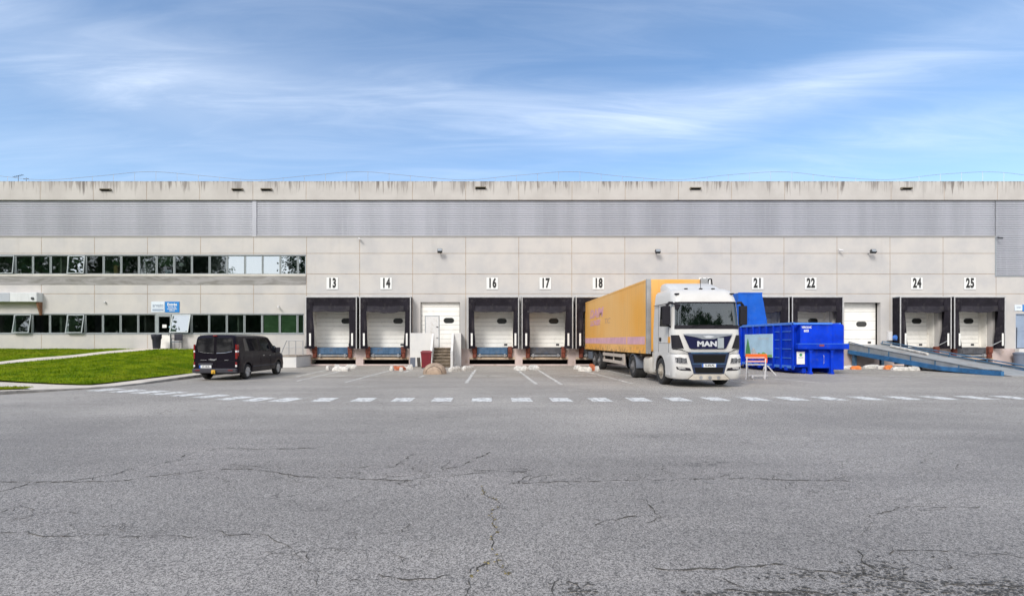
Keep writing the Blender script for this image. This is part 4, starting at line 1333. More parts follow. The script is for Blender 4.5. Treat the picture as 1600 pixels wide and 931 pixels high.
# entrance furniture
t = empty('refuse_bin', (wx(256.5), -.8, 1.165), 0, 'round black bin with plastic bag in front of the entrance door', 'bin')
mb = MB(); mb.lathe([(.22, 0), (.25, .4), (.27, .85), (.29, .88), (.28, .9)], (0, 0, 0), 'z', 18); mb.build('bin_body', M['bag'], t, smooth_=True)
mb = MB(); rings = []
for h, r_ in ((.62, .285), (.78, .30), (.9, .31), (.95, .29), (.93, .2)):
    rings.append([(r_ * (1 + .09 * math.sin(5 * a + h * 9)) * math.cos(a), r_ * (1 + .09 * math.sin(4 * a + h * 5)) * math.sin(a), h + .03 * math.sin(3 * a)) for a in [2 * PI * q / 20 for q in range(20)]])
mb.loft(rings); mb.build('bag', M['bag'], t, smooth_=60)
t = empty('chair', (wx(284), -.55, 1.165), R(8), 'dark chair standing beside the entrance door', 'chair')
mb = MB(); mb.box(-.25, .25, -.25, .25, .43, .49); mb.build('seat', M['chair_seat'], t, bevel=.02)
mb = MB(); mb.box(-.26, .26, .22, .27, .55, .98); mb.build('backrest', M['chair_plastic'], t, bevel=.02)
for sx in (-1, 1):
    MB().tube([(sx * .23, -.22, 0), (sx * .23, -.22, .66)], .018, 6).build('leg', M['rail_dark'], t)
    MB().tube([(sx * .23, .24, 0), (sx * .23, .24, .95)], .018, 6).build('leg', M['rail_dark'], t)
    MB().box(sx * .23 - .03, sx * .23 + .03, -.25, .22, .65, .69).build('armrest', M['chair_plastic'], t)
mb = MB(); mb.tube([(0, 0, 0), (0, 0, 1.0)], .03, 8); mb.box(-.05, .05, -.05, .05, 0, .02)
tag(mb.build('door_post', M['rail_dark'], None, loc=(wx(271.5), -.35, 1.165)), 'thin dark post between the entrance door and the chair', 'post')
# right end: bin and low block
t = empty('grey_bin', (wx(1594, 34.2), -.55, .0), 0, 'grey blue round bin near the grey blue door on the right', 'bin')
mb = MB(); mb.lathe([(.25, .02), (.30, .75), (.33, .77), (.33, .82)], (0, 0, 0), 'z', 18); mb.build('bin_body', M['bin_grey'], t, smooth_=True)
mb = MB(); mb.lathe([(.34, .82), (.34, .87), (.2, .93), (.03, .94)], (0, 0, 0), 'z', 18); mb.build('lid', M['bin_grey'], t, smooth_=True)
t = empty('door_block', (wx(1606), 0, 0), 0, 'whitewashed concrete block under the grey blue door', 'block')
mb = MB(); mb.box(-.95, 2.5, -.35, -.045, 0, 1.16); mb.build('block', M['white_wall'], t, bevel=.015)
# control box on the wall by door 23
t = empty('control_box', (wx(1389), -.02, wz(525)), 0, 'small white control box with blue cover left of dock 24', 'control box')
mb = MB(); mb.box(-.16, .10, -.16, .018, -.30, .32); mb.build('box_body', M['white_steel'], t, bevel=.01)
mb = MB(); mb.lathe([(.03, -.42), (.17, -.38), (.2, -.2), (.15, -.12)], (.26, 0, -.12), 'y', 14); mb.tube([(.1, -.1, -.12), (.26, -.2, -.12)], .03, 6); mb.build('cover', mat('blue_cover', (.05, .17, .55), .4), t, smooth_=True)


# ================================================================== wheels
def wheel(parent, loc, r, wd, rimm, s=-1, n=28, truck=False):
    """s: side the outer face looks to (-1 = -x)"""
    mb = MB()
    ro = r * (.60 if truck else .66)
    if truck:
        prof = [(ro, .0), (ro * .97, s * .0), (ro * .93, -s * .05), (ro * .55, -s * .07), (ro * .52, s * .02), (ro * .40, s * .05), (ro * .36, s * .09), (.02, s * .10)]
    else:
        prof = [(ro, 0), (ro * .9, s * .012), (ro * .5, s * .02), (ro * .2, s * .035), (.01, s * .04)]
    prof = [(a, b + s * wd * .5 - s * .02) for a, b in prof]
    mb.lathe(prof, (0, 0, 0), 'x', n)
    if truck:
        for i in range(10):
            a = 2 * PI * i / 10; c = (s * (wd * .5 + .01), ro * .47 * math.cos(a), ro * .47 * math.sin(a))
            mb.lathe([(.018, -s * .03), (.018, s * .03)], c, 'x', 6)
    else:
        for i in range(7):
            a = 2 * PI * i / 7
            p0 = (s * (wd * .5 + .005), ro * .25 * math.cos(a), ro * .25 * math.sin(a)); p1 = (s * (wd * .5 - .005), ro * .9 * math.cos(a), ro * .9 * math.sin(a))
            mb.tube([p0, p1], .028, 6)
    wo = mb.build('wheel', rimm, parent, smooth_=40, loc=loc)
    mt = MB(); h = wd / 2
    mt.lathe([(ro, -h + .02), (ro * 1.05, -h), (r * .93, -h), (r * .985, -h + .03), (r, -h + .06), (r, h - .06), (r * .985, h - .03), (r * .93, h), (ro * 1.05, h), (ro, h - .02)], (0, 0, 0), 'x', n + 8, caps=False)
    mt.build('tyre', M['tyre'], wo, smooth_=40)
    return wo


# ================================================================== van
def build_van():
    t = empty('parked_van', (-11.38, -13.15, 0), R(-1.0), 'black passenger van parked beside the kerb with its back to the yard', 'van')
    LEN, ZR = 5.0, 1.93
    ARCH = (.92, 4.12); RA = .40
    ys = sorted(set([0, .04, .10, .30, .45] + [round(c + RA * math.cos(R(a)), 4) for c in ARCH for a in range(0, 181, 20)] +
                    [.70, 1.40, 2.05, 2.20, 2.65, 3.10, 3.25, 3.45, 3.65, 3.85, 4.0, 4.2, 4.62, 4.78, 4.90, 4.97, 5.0]))
    BELT = 1.16
    def ztop(y):
        P = [(0, 1.80), (.04, 1.86), (.10, 1.90), (.30, 1.925), (1.0, 1.94), (2.4, 1.935), (3.10, 1.90), (3.25, 1.87), (4.20, 1.20), (4.35, 1.13), (4.78, 1.02), (4.90, .93), (4.97, .82), (5.0, .70)]
        return float(np.interp(y, [a for a, b in P], [b for a, b in P]))
    def zbot(y):
        z = .30 if y < 4.7 else .26
        for c in ARCH:
            d2 = RA * RA - (y - c) ** 2
            if d2 > 0: z = max(z, .33 + math.sqrt(d2))
        return z
    def nar(y):
        return float(np.interp(y, [0, .04, .12, 3.6, 4.4, 4.8, 4.95, 5.0], [.955, .98, 1, 1, .985, .93, .86, .80]))
    FR = (.0, .10, .80, .92, 1.0)
    def ring(y):
        z0, z1, k = zbot(y), ztop(y), nar(y)
        belt = min(BELT, z1 - .06)
        belt = max(belt, z0 + .03)
        up = z1 - belt
        wt = .80 if up > .3 else .90
        half = [(.0, z0), (.86 * k, z0), (.955 * k, z0 + .02), (.975 * k, z0 + (belt - z0) * .45), (.955 * k, z0 + (belt - z0) * .75), (.945 * k, belt)]
        for f in FR[1:]:
            wx_ = .945 + (wt - .945) * f if f < .9 else (wt + .0 if f < .99 else wt - .10)
            half.append((wx_ * k, belt + up * f))
        half.append((.45 * k, z1 + .012)); half.append((0, z1 + .018))
        r_ = [(x, y, z) for x, z in half] + [(-x, y, z) for x, z in half[-2:0:-1]]
        return r_
    rings = [ring(y) for y in ys]
    n_ = len(rings[0]); nh = (n_ + 2) // 2
    # ring index segments: right side k, left mirrored n_-1-k
    def seg(k): return k if k < nh - 1 else n_ - 1 - k
    WIN = {'rear': (.70, 2.05), 'mid': (2.20, 3.10), 'front': (3.25, 4.0)}
    glass_faces = {'rear': [], 'mid': [], 'front': [], 'screen': []}
    def skip(i, k):
        y0, y1 = ys[i], ys[i + 1]; s = seg(k)
        if s in (6,):           # glazing course
            for nm, (a, b) in WIN.items():
                if y0 >= a - 1e-4 and y1 <= b + 1e-4:
                    glass_faces[nm].append((i, k)); return True
        if s in (8, 9, 10) and y0 >= 3.25 - 1e-4 and y1 <= 4.2 + 1e-4:
            glass_faces['screen'].append((i, k)); return True
        return False
    mb = MB(); mb.loft(rings, 0, True, True, skip)
    body = mb.build('body', M['van'], t, smooth_=30)
    for nm, fl in glass_faces.items():
        mg = MB()
        mo = MB()
        for i, k in fl:
            q = [rings[i][k], rings[i][(k + 1) % n_], rings[i + 1][(k + 1) % n_], rings[i + 1][k]]
            (mg if nm == 'screen' or k < nh - 1 else mo).quad(*q)
        if mo.v: mo.build('side_window', M['privacy'] if nm == 'rear' else M['car_glass'], t, smooth_=50)
        mg.build('windscreen' if nm == 'screen' else 'side_window', M['privacy'] if nm == 'rear' else M['car_glass'], t, smooth_=50)
    # seats and dashboard seen through the windows
    mb = MB()
    for y in (1.7, 3.12):
        for x in (-.5, .5): mb.box(x - .22, x + .22, y, y + .12, .7, 1.22); mb.box(x - .10, x + .10, y, y + .08, 1.22, 1.42)
    mb.box(-.8, .8, 3.9, 4.2, .8, 1.12); mb.box(-.85, .85, .5, 4.3, .5, .6)
    mb.build('seats', M['truck_plastic'], t, bevel=.03)
    # rear doors: centre seam, two dark panes, plate recess
    mb = MB(); mb.box(-.006, .006, -.012, .02, .55, 1.80); mb.box(-.83, .83, -.012, .02, .80, .812); mb.build('door_seam', M['black'], t)
    for s in (-1, 1):
        pts = [(s * .05, 1.16), (s * .45, 1.18), (s * .72, 1.24), (s * .77, 1.36), (s * .75, 1.74), (s * .66, 1.80), (s * .05, 1.81)]
        mb = MB(); mb.prism(pts, 'y', -.018, .05); mb.build('rear_window', M['privacy'], t, bevel=.008, segs=1)
        mb = MB(); mb.tube([(s * .06, -.022, 1.15), (s * .45, -.022, 1.17), (s * .72, -.022, 1.23)], .011, 5); mb.build('chrome_strip', M['chrome'], t)
        # lamps
        mb = MB(); x = s * .89
        def lamp(z0, z1, m): mb.loft([[(x - s * .030, -.022, z), (x + s * .034, -.018, z), (x + s * .058, .12, z), (x - s * .02, .05, z)] for z in (z0, z1)], m)
        lamp(.92, 1.19, 0); lamp(1.19, 1.27, 1); lamp(1.27, 1.52, 0)
        mb.build('tail_lamp', [M['red_lamp'], M['clear_lamp']], t)
        mb = MB(); lamp(.66, .78, 0); lamp(.58, .66, 1)
        mb.build('tail_lamp', [M['red_lamp'], M['clear_lamp']], t)
        # mirrors
        mb = MB(); mb.box(s * 1.03 - .10, s * 1.03 + .10, 3.80, 3.92, 1.12, 1.36); mb.tube([(s * .93, 3.86, 1.16), (s * 1.0, 3.86, 1.18)], .03, 6)
        mb.build('side_mirror', M['van_trim'], t, bevel=.03)
    # a little clutter of the tailgate
    mb = MB(); mb.box(-.72, -.1, -.016, .02, .66, .735); mb.build('plate_lamp_bar', M['van_trim'], t, bevel=.01)
    mb = MB(); mb.box(-.68, -.16, -.026, .0, .53, .645); mb.box(-.68, -.62, -.029, -.02, .53, .645, 1); pl = mb.build('number_plate', [M['plate'], M['plate_blue']], t)
    text('characters', 'DT-188-RL', .085, M['sign_black'], pl, (-.39, -.030, .587), xs=.85, bold=.001, ext=.001)
    text('emblem', 'TRAFIC', .06, M['chrome'], t, (.48, -.02, .86), bold=.001, ext=.003)
    mb = MB()
    mb.prism([(-.30, .885), (-.18, .92), (0, .90), (.06, .95), (.05, .88), (-.05, .84), (-.22, .86)], 'y', -.024, .0); mb.box(-.62, -.36, -.022, 0, .855, .875)
    mb.build('emblem', M['chrome'], t)
    # third stop lamp, bumper, tow cover
    mb = MB(); mb.box(-.09, .06, -.02, .08, 1.865, 1.915); mb.build('stop_lamp', M['red_lamp'], t, bevel=.008)
    mb = MB(); mb.prism([(-.10, .33), (-.12, .48), (-.05, .51), (.06, .51), (.06, .30)], 'x', -.93, .93); mb.build('rear_bumper', M['van_trim'], t, bevel=.02)
    for s in (-1, 1): MB().box(s * .70 - .10, s * .70 + .10, -.126, -.10, .42, .455).build('reflector', M['red_lamp'], t)
    mb = MB(); mb.tube([(0, -.05, .36), (0, -.24, .38)], .035, 8); mb.box(-.08, .08, -.19, -.13, .30, .45); mb.build('tow_ball_cover', M['yellow'], t, bevel=.02)
    # side mouldings, seams and handles (right and left)
    for s in (-1, 1):
        mb = MB(); mb.box(s * .965 - .012, s * .965 + .012, 1.34, 3.70, .52, .57); mb.build('side_moulding', M['van_trim'], t, bevel=.006, segs=1)
        mb = MB()
        mb.box(s * .978 - .004, s * .978 + .004, 2.134, 2.146, .40, 1.05); mb.build('door_seam', M['black'], t)
        MB().box(s * .978 - .004, s * .978 + .004, 3.164, 3.176, .40, 1.05).build('door_seam', M['black'], t)
        mb = MB()
        for y in (2.35, 3.02): mb.box(s * .955 - .02, s * .955 + .02, y, y + .16, .985, 1.015)
        mb.build('door_handle', M['chrome'], t, bevel=.006, segs=1)
        for y in ARCH: wheel(t, (s * .84, y, .33), .33, .22, M['rim'], s)
        for y in ARCH:
            mb = MB(); mb.lathe([(.40, -.14), (.40, .14)], (s * .80, y, .34), 'x', 24); mb.build('wheel_well', M['dark'], t) if False else None
    mb = MB(); mb.box(-.7, .7, .1, 4.6, .26, .34); mb.build('underbody', M['dark'], t)
    return t


build_van()

# ================================================================== truck tractor
def rrect(x0, x1, y0, y1, rf, rb, n=6):
    """rounded rectangle; rf radius at the front (y0) corners, rb at the back"""
    pts = []
    for cx, cy, r_, a0 in ((x1 - rf, y0 + rf, rf, -90), (x1 - rb, y1 - rb, rb, 0), (x0 + rb, y1 - rb, rb, 90), (x0 + rf, y0 + rf, rf, 180)):
        for i in range(n + 1):
            a = R(a0 + 90 * i / n); pts.append((cx + r_ * math.cos(a), cy + r_ * math.sin(a)))
    return pts


def build_tractor():
    t = empty('truck_tractor', (8.03, -16.45, 0), 0, 'white truck tractor coupled to the orange trailer, facing the yard', 'truck')
    # upper cab
    Z = [(1.22, 1.24, .10), (1.40, 1.245, .07), (1.80, 1.245, .08), (2.10, 1.24, .10), (2.16, 1.235, .110), (2.60, 1.215, .150), (3.06, 1.19, .212), (3.12, 1.185, .220), (3.35, 1.165, .30), (3.52, 1.13, .46), (3.60, 1.06, .70), (3.63, .92, .95)]
    rings = []
    for z, hw, yf in Z:
        rf = .30 if z < 3.2 else .38
        rings.append([(x, y, z) for x, y in rrect(-hw, hw, yf, 2.28, rf, .06)])
    n_ = len(rings[0])
    # ring order: right front corner 0..6, right back 7..13, left back 14..20, left front 21..27; front edge between 27 and 0
    scr, side = [], []
    def skip(i, k):
        z0, z1 = Z[i][0], Z[i + 1][0]
        if z0 >= 2.16 - 1e-4 and z1 <= 3.06 + 1e-4:
            if k == n_ - 1 or k in (0, 1, 2) or k in (n_ - 2, n_ - 3, n_ - 4):
                scr.append((i, k)); return True
        return False
    mb = MB(); mb.loft(rings, 0, True, True, skip); mb.build('cab', M['truck'], t, smooth_=32)
    mg = MB()
    for i, k in scr: mg.quad(rings[i][k], rings[i][(k + 1) % n_], rings[i + 1][(k + 1) % n_], rings[i + 1][k])
    mg.build('windscreen', M['windscreen_g'], t, smooth_=60)
    mb = MB(); mb.box(-1.1, 1.1, .32, .8, 2.0, 2.2); mb.box(-1.12, 1.12, .95, 1.0, 1.9, 3.3)
    for x in (-.62, .55): mb.box(x - .24, x + .24, .85, .94, 2.1, 2.95)
    mb.build('cab_interior', M['cab_inside'], t, bevel=.02)
    mb = MB()
    for x, y in ((-.55, .40), (-.35, .42), (-.10, .38), (.35, .4)): mb.box(x - .07, x + .07, y, y + .06, 2.2, 2.25)
    mb.build('dashboard_papers', M['paper'], t)
    # black surround under and over the glass
    def strip(z0, z1, name, m, grow=.008):
        mb = MB(); rr = []
        for z in (z0, z1):
            hw = float(np.interp(z, [a[0] for a in Z], [a[1] for a in Z])); yf = float(np.interp(z, [a[0] for a in Z], [a[2] for a in Z]))
            ring_ = rrect(-hw - grow, hw + grow, yf - grow, 2.28, .30, .06)
            idx = [24, 25, 26, 27, 0, 1, 2, 3]
            rr.append([(ring_[q][0], ring_[q][1], z) for q in idx])
        mb.loft(rr, closed=False, caps=False); mb.build(name, m, t, smooth_=60)
    strip(2.10, 2.24, 'cowl', M['truck_plastic'])
    strip(3.03, 3.09, 'screen_surround', M['truck_plastic'])
    for x0, x1 in ((-.55, .12), (.25, .92)):
        mb = MB(); mb.tube([(x0, .08, 2.20), (x0 + .25, .10, 2.235), (x1, .105, 2.24)], .016, 6); mb.build('wiper', M['black'], t)
    # roof deflector
    mb = MB(); rr = []
    for y, z, hw in ((.95, 3.56, .95), (1.2, 3.70, 1.0), (1.6, 3.86, 1.0), (2.0, 3.95, .98), (2.25, 3.97, .95)):
        rr.append([(-hw, y, 3.45), (-hw, y, z - .16), (-hw + .05, y, z - .05), (-hw + .18, y, z), (hw - .18, y, z), (hw - .05, y, z - .05), (hw, y, z - .16), (hw, y, 3.45)])
    mb.loft(rr); mb.build('roof_deflector', M['truck'], t, smooth_=40)
        # marker lamps and aerials
    for x in (-1.0, 1.0): MB().box(x - .07, x + .07, .30, .44, 3.37, 3.41).build('marker_lamp', M['truck_plastic'], t, bevel=.01)
    mb = MB()
    for x in (-.55, .0, .45): mb.box(x - .05, x + .05, .62, .72, 3.585, 3.625)
    mb.tube([(0, .67, 3.6), (0, .70, 3.95)], .01, 5); mb.build('roof_aerial', M['truck_plastic'], t)
    # upper grille band
    def front_y(z): return float(np.interp(z, [a[0] for a in Z], [a[2] for a in Z]))
    mb = MB()
    mb.prism([(-.86, 1.87), (.86, 1.87), (.66, 1.42), (.60, 1.385), (-.60, 1.385), (-.66, 1.42)], 'y', .035, .12)
    mb.build('grille', M['grille'], t, bevel=.012)
    mb = MB(); mb.prism([(-.88, 1.93), (.88, 1.93), (.84, 1.87), (.42, 1.80), (.20, 1.735), (-.20, 1.735), (-.42, 1.80), (-.84, 1.87)], 'y', .015, .09); mb.build('grille_brow', mat('brow_silver', (.38, .41, .45), .35, .5), t, bevel=.012)
    mb = MB(); mb.prism([(-.06, 1.77), (-.22, 1.86), (-.10, 1.84), (0, 1.87), (.12, 1.85), (.22, 1.83), (.08, 1.77)], 'y', .003, .02); mb.build('emblem', M['letter_silver'], t)
    text('lettering', 'MAN', .25, M['letter_silver'], t, (-.04, .030, 1.555), xs=1.28, bold=.012, ext=.006, space=1.02)
    mb = MB(); mb.box(.34, .56, .022, .034, 1.41, 1.78); mb.build('white_card', mat('pale_card', (.34, .38, .40), .4), t)
    # side corner grilles
    for s in (-1, 1):
        mb2 = MB(); rows_ = []
        for q in range(11):
            u = q / 10; xt, xb = 1.02 + .215 * u, .86 + .365 * u; rr_ = []
            for v in (0, .25, .5, .75, 1):
                x = xt + (xb - xt) * v; z = 1.88 - .48 * v; hw = float(np.interp(z, [a[0] for a in Z], [a[1] for a in Z])); yf = front_y(z)
                dx_ = max(0, x - (hw - .30)); dx_ = min(dx_, .298)
                rr_.append((s * (x + .012 * dx_ / .3), yf + .30 - math.sqrt(.09 - dx_ * dx_) - .014, z))
            rows_.append(rr_)
        mb2.loft(rows_, closed=False, caps=False)
        mb2.build('corner_grille', M['truck_plastic'], t)
    # bumper with lamps
    rr = []
    for z, hw, yf in ((.30, 1.17, .06), (.36, 1.22, .02), (.60, 1.245, -.02), (.95, 1.25, .0), (1.16, 1.245, .05), (1.20, 1.23, .08)):
        rr.append([(x, y, z) for x, y in rrect(-hw, hw, yf, .92, .26, .04)])
    mb = MB(); mb.loft(rr); mb.build('bumper', M['truck'], t, smooth_=35)
    mb = MB()                                                     # shut lines between cab front and bumper
    for s in (-1, 1): mb.tube([(s * .73, -.012, 1.262), (s * .84, .012, 1.30), (s * .95, .055, 1.36), (s * 1.12, .11, 1.375), (s * 1.21, .22, 1.375)], .013, 5)
    mb.build('bumper_gap', M['dark'], t)
    mb = MB()
    for s in (-1, 1): mb.tube([(s * .76, -.028, .30), (s * .57, -.048, .48), (s * .57, -.05, .50)], .008, 5)
    mb.build('panel_gap', M['dark'], t)
    # dark lower grille
    mb = MB(); mb.prism([(-.74, 1.27), (.74, 1.27), (.54, .50), (-.54, .50)], 'y', -.045, .05); mb.build('lower_grille', M['grille_edge'], t, bevel=.012)
    mb = MB(); mb.prism([(-.60, 1.18), (.60, 1.18), (.54, .90), (-.54, .90)], 'y', -.056, -.03); mb.prism([(-.52, .72), (.52, .72), (.48, .53), (-.48, .53)], 'y', -.056, -.03); mb.build('air_intake', M['dark'], t)
    mb = MB(); mb.prism([(-.66, 1.265), (.66, 1.265), (.64, 1.235), (-.64, 1.235)], 'y', -.058, -.03); mb.prism([(-.60, .86), (.60, .86), (.595, .845), (-.595, .845)], 'y', -.058, -.03); mb.build('grille_bar', M['ramp_rail'], t)
    mb = MB(); mb.prism([(-.74, .30), (-.56, .47), (.56, .47), (.74, .30), (.60, .28), (-.60, .28)], 'y', -.075, .05)
    mb.build('step_panel', mat('dusty_step_panel', (.46, .42, .36), .6, var=(4, .15)), t, bevel=.012)
    for x in (-.30, .02, .33):
        mb = MB(); mb.lathe([(.065, -.079), (.065, -.07)], (x, 0, .36), 'y', 14); mb.build('step_hole', M['lip'], t)
    mb = MB(); mb.box(-.26, .26, -.075, -.05, .735, .855); mb.box(-.26, -.215, -.079, -.07, .735, .855, 1); mb.box(.235, .26, -.079, -.07, .735, .855, 1)
    pl = mb.build('number_plate', [M['plate'], M['plate_blue']], t)
    text('characters', 'FL-876-PG', .10, M['sign_black'], pl, (.01, -.080, .795), xs=.76, bold=.0015, ext=.001)
    for s in (-1, 1):
        # headlamp
        def wrap(pts, name, m, parent=t, dep=.03):
            f = [(x, y - dep, z) for x, y, z in pts]; b = [(x, y + .05, z) for x, y, z in pts]; n4 = len(pts)
            mb = MB(); mb.add(f + b, [tuple(range(n4)), tuple(range(n4, 2 * n4))[::-1]] + [(i, (i + 1) % n4, n4 + (i + 1) % n4, n4 + i) for i in range(n4)])
            return mb.build(name, m, parent)
        def by(x): return .0 if abs(x) < .98 else .26 - math.sqrt(max(0, .26 ** 2 - (abs(x) - .99) ** 2)) if abs(x) < 1.24 else .2
        up = [(s * x, by(x), z) for x, z in ((.76, .86), (.80, 1.00), (.84, 1.05), (1.04, 1.09), (1.17, 1.09), (1.18, .90), (1.04, .87))]
        h = wrap(up, 'headlamp', M['lamp_inner'])
        mb = MB()
        for x, rr_ in ((.90, .07), (1.05, .065)): mb.lathe([(rr_, -.046), (rr_ * .9, -.04), (rr_ * .3, -.02), (.005, -.02)], (s * x, by(x), .975), 'y', 14)
        mb.build('reflector', M['chrome'], h)
        mb = MB()
        for x in (.82, .975, 1.12): mb.box(s * x - .018, s * x + .018, by(x) - .044, by(x) - .034, .90, 1.06)
        mb.build('lamp_divider', M['rail_dark'], h)
        lo = [(s * x, by(x), z) for x, z in ((.62, .60), (.68, .70), (1.04, .745), (1.15, .745), (1.13, .66), (1.0, .62))]
        wrap(lo, 'fog_lamp', M['truck_plastic'])
        mb = MB(); mb.box(s * .96 - .12, s * .96 + .12, by(.96) - .045, by(.96) - .03, .655, .70); mb.build('fog_lens', M['lamp_inner'], t)
        # outer side panel with arch and step
        arch = [(1.45 + .60 * math.cos(R(a)), .52 + .60 * math.sin(R(a))) for a in range(0, 181, 15)]
        poly = [(.45, .40), (.45, 1.24)] + [(2.10, 1.24), (2.10, .52)] + arch + [(.85, .40)]
        mb = MB(); mb.prism(poly, 'x', s * 1.20, s * 1.245); mb.build('wheel_arch_panel', M['truck'], t, bevel=.01, segs=1)
        mb = MB(); mb.box(s * 1.10 - .12, s * 1.10 + .12, .60, .95, .34, .62); mb.build('entry_step', M['truck_dirty'], t, bevel=.02)
        ring_ = [(1.45 + .58 * math.cos(R(a)), .52 + .58 * math.sin(R(a))) for a in range(0, 181, 12)]
        mb = MB(); mb.loft([[(s * 1.20, y, z) for y, z in ring_], [(s * .70, y, z) for y, z in ring_]], closed=False, caps=False); mb.build('wheel_liner', M['dark'], t)
        # doors
        mb = MB()
        for q in (((.52, .53), (1.24, 3.05)), ((1.62, 1.63), (1.24, 3.05))): mb.box(s * 1.247 - .004, s * 1.247 + .004, q[0][0], q[0][1], q[1][0], q[1][1])
        mb.box(s * 1.235 - .01, s * 1.235 + .012, .42, 2.2, 3.05, 3.07); mb.box(s * 1.247 - .004, s * 1.247 + .004, .53, 1.62, 1.58, 1.59)
        mb.build('door_seam', M['truck_plastic'], t)
        pts = [(.58, 2.20), (.66, 2.96), (1.50, 3.0), (1.50, 2.24)]
        mb = MB()
        f_ = [(s * (float(np.interp(z, [a[0] for a in Z], [a[1] for a in Z])) + .010), y, z) for y, z in pts]
        mb.quad(*f_); mb.build('side_window', M['privacy'], t, fix=False)
        mb = MB(); mb.box(s * 1.25 - .025, s * 1.25 + .025, 1.30, 1.48, 1.66, 1.80); mb.build('door_handle', M['truck_plastic'], t, bevel=.01)
        # mirrors
        mb = MB(); mb.box(s * 1.40 - .13, s * 1.40 + .13, .25, .42, 2.25, 2.95); 
        mb.build('mirror', M['truck_plastic'], t, bevel=.04)
        mb = MB(); mb.tube([(s * 1.18, .32, 3.05), (s * 1.30, .28, 3.06), (s * 1.40, .33, 2.95)], .05, 8); mb.tube([(s * 1.22, .36, 2.18), (s * 1.40, .34, 2.28)], .035, 8); mb.build('mirror_arm', M['truck_plastic'], t)
        if s < 0:
            mb = MB(); mb.prism([(-1.18, 3.0), (-.98, 3.0), (-.98, 2.93), (-1.10, 2.78), (-1.16, 2.82)], 'y', .06, .14); mb.tube([(-1.2, .25, 3.04), (-1.08, .10, 2.98)], .035, 6); mb.build('kerb_mirror', M['truck_plastic'], t, bevel=.02)
            mb = MB(); mb.box(-1.262, -1.25, .35, .55, 1.60, 1.82); mb.build('yellow_sticker', mat('orange_sticker', (.70, .33, .05), .5), t)
        # wheels
        wheel(t, (s * 1.06, 1.45, .51), .51, .32, M['hub'], s, truck=True)
        wheel(t, (s * .98, 5.05, .51), .51, .56, M['rim_dark'], s, truck=True)
        # rear mudguard
        ring_ = [(5.05 + .58 * math.cos(R(a)), .52 + .58 * math.sin(R(a))) for a in range(-5, 186, 10)]
        mb = MB(); mb.loft([[(s * 1.26, y, z) for y, z in ring_] , [(s * .72, y, z) for y, z in ring_]], closed=False, caps=False)
        mb.loft([[(s * 1.26, y, z) for y, z in ring_], [(s * 1.26, 5.05 + (y - 5.05) * .95, .52 + (z - .52) * .95) for y, z in ring_]], closed=False, caps=False)
        mb.build('mudguard', M['mud'], t)
        # tank and side skirt
        mb = MB(); rr = []
        for y in (2.55, 2.60, 3.62, 3.67):
            k = .94 if y in (2.55, 3.67) else 1
            rr.append([(s * (.90 + (x - .0) * k), y, .66 + z * k) for x, z in [(.31 * math.copysign(abs(math.cos(R(a))) ** .5, math.cos(R(a))), .36 * math.copysign(abs(math.sin(R(a))) ** .5, math.sin(R(a)))) for a in range(0, 360, 20)]])
        mb.loft(rr)
        for y in (2.85, 3.35):
            mb.loft([[(s * (.90 + x * 1.02), yy, .66 + z * 1.02) for x, z in [(.31 * math.copysign(abs(math.cos(R(a))) ** .5, math.cos(R(a))), .36 * math.copysign(abs(math.sin(R(a))) ** .5, math.sin(R(a)))) for a in range(0, 360, 20)]] for yy in (y, y + .06)])
        mb.build('fuel_tank', M['truck_dirty'], t, smooth_=40)
        mb = MB(); mb.box(s * 1.19 - .02, s * 1.19 + .02, 2.12, 2.46, .42, 1.22); mb.build('side_skirt', M['truck_dirty'], t, bevel=.01)
    mb = MB(); mb.box(-.45, -.33, .9, 6.0, .72, .98); mb.box(.33, .45, .9, 6.0, .72, .98); mb.box(-.9, .9, .6, 2.3, .45, 1.25); mb.box(-.33, .33, 4.9, 5.2, .4, .7); mb.box(-.9, .9, 2.3, 2.55, .6, 1.15)
    mb.build('chassis', M['chassis'], t)
    mb = MB(); mb.lathe([(.45, .98), (.5, 1.08), (.48, 1.14)], (0, 4.4, 0), 'z', 20); mb.build('fifth_wheel', M['chassis'], t)
    return t


tr = build_tractor()
tr.location.x = 8.03


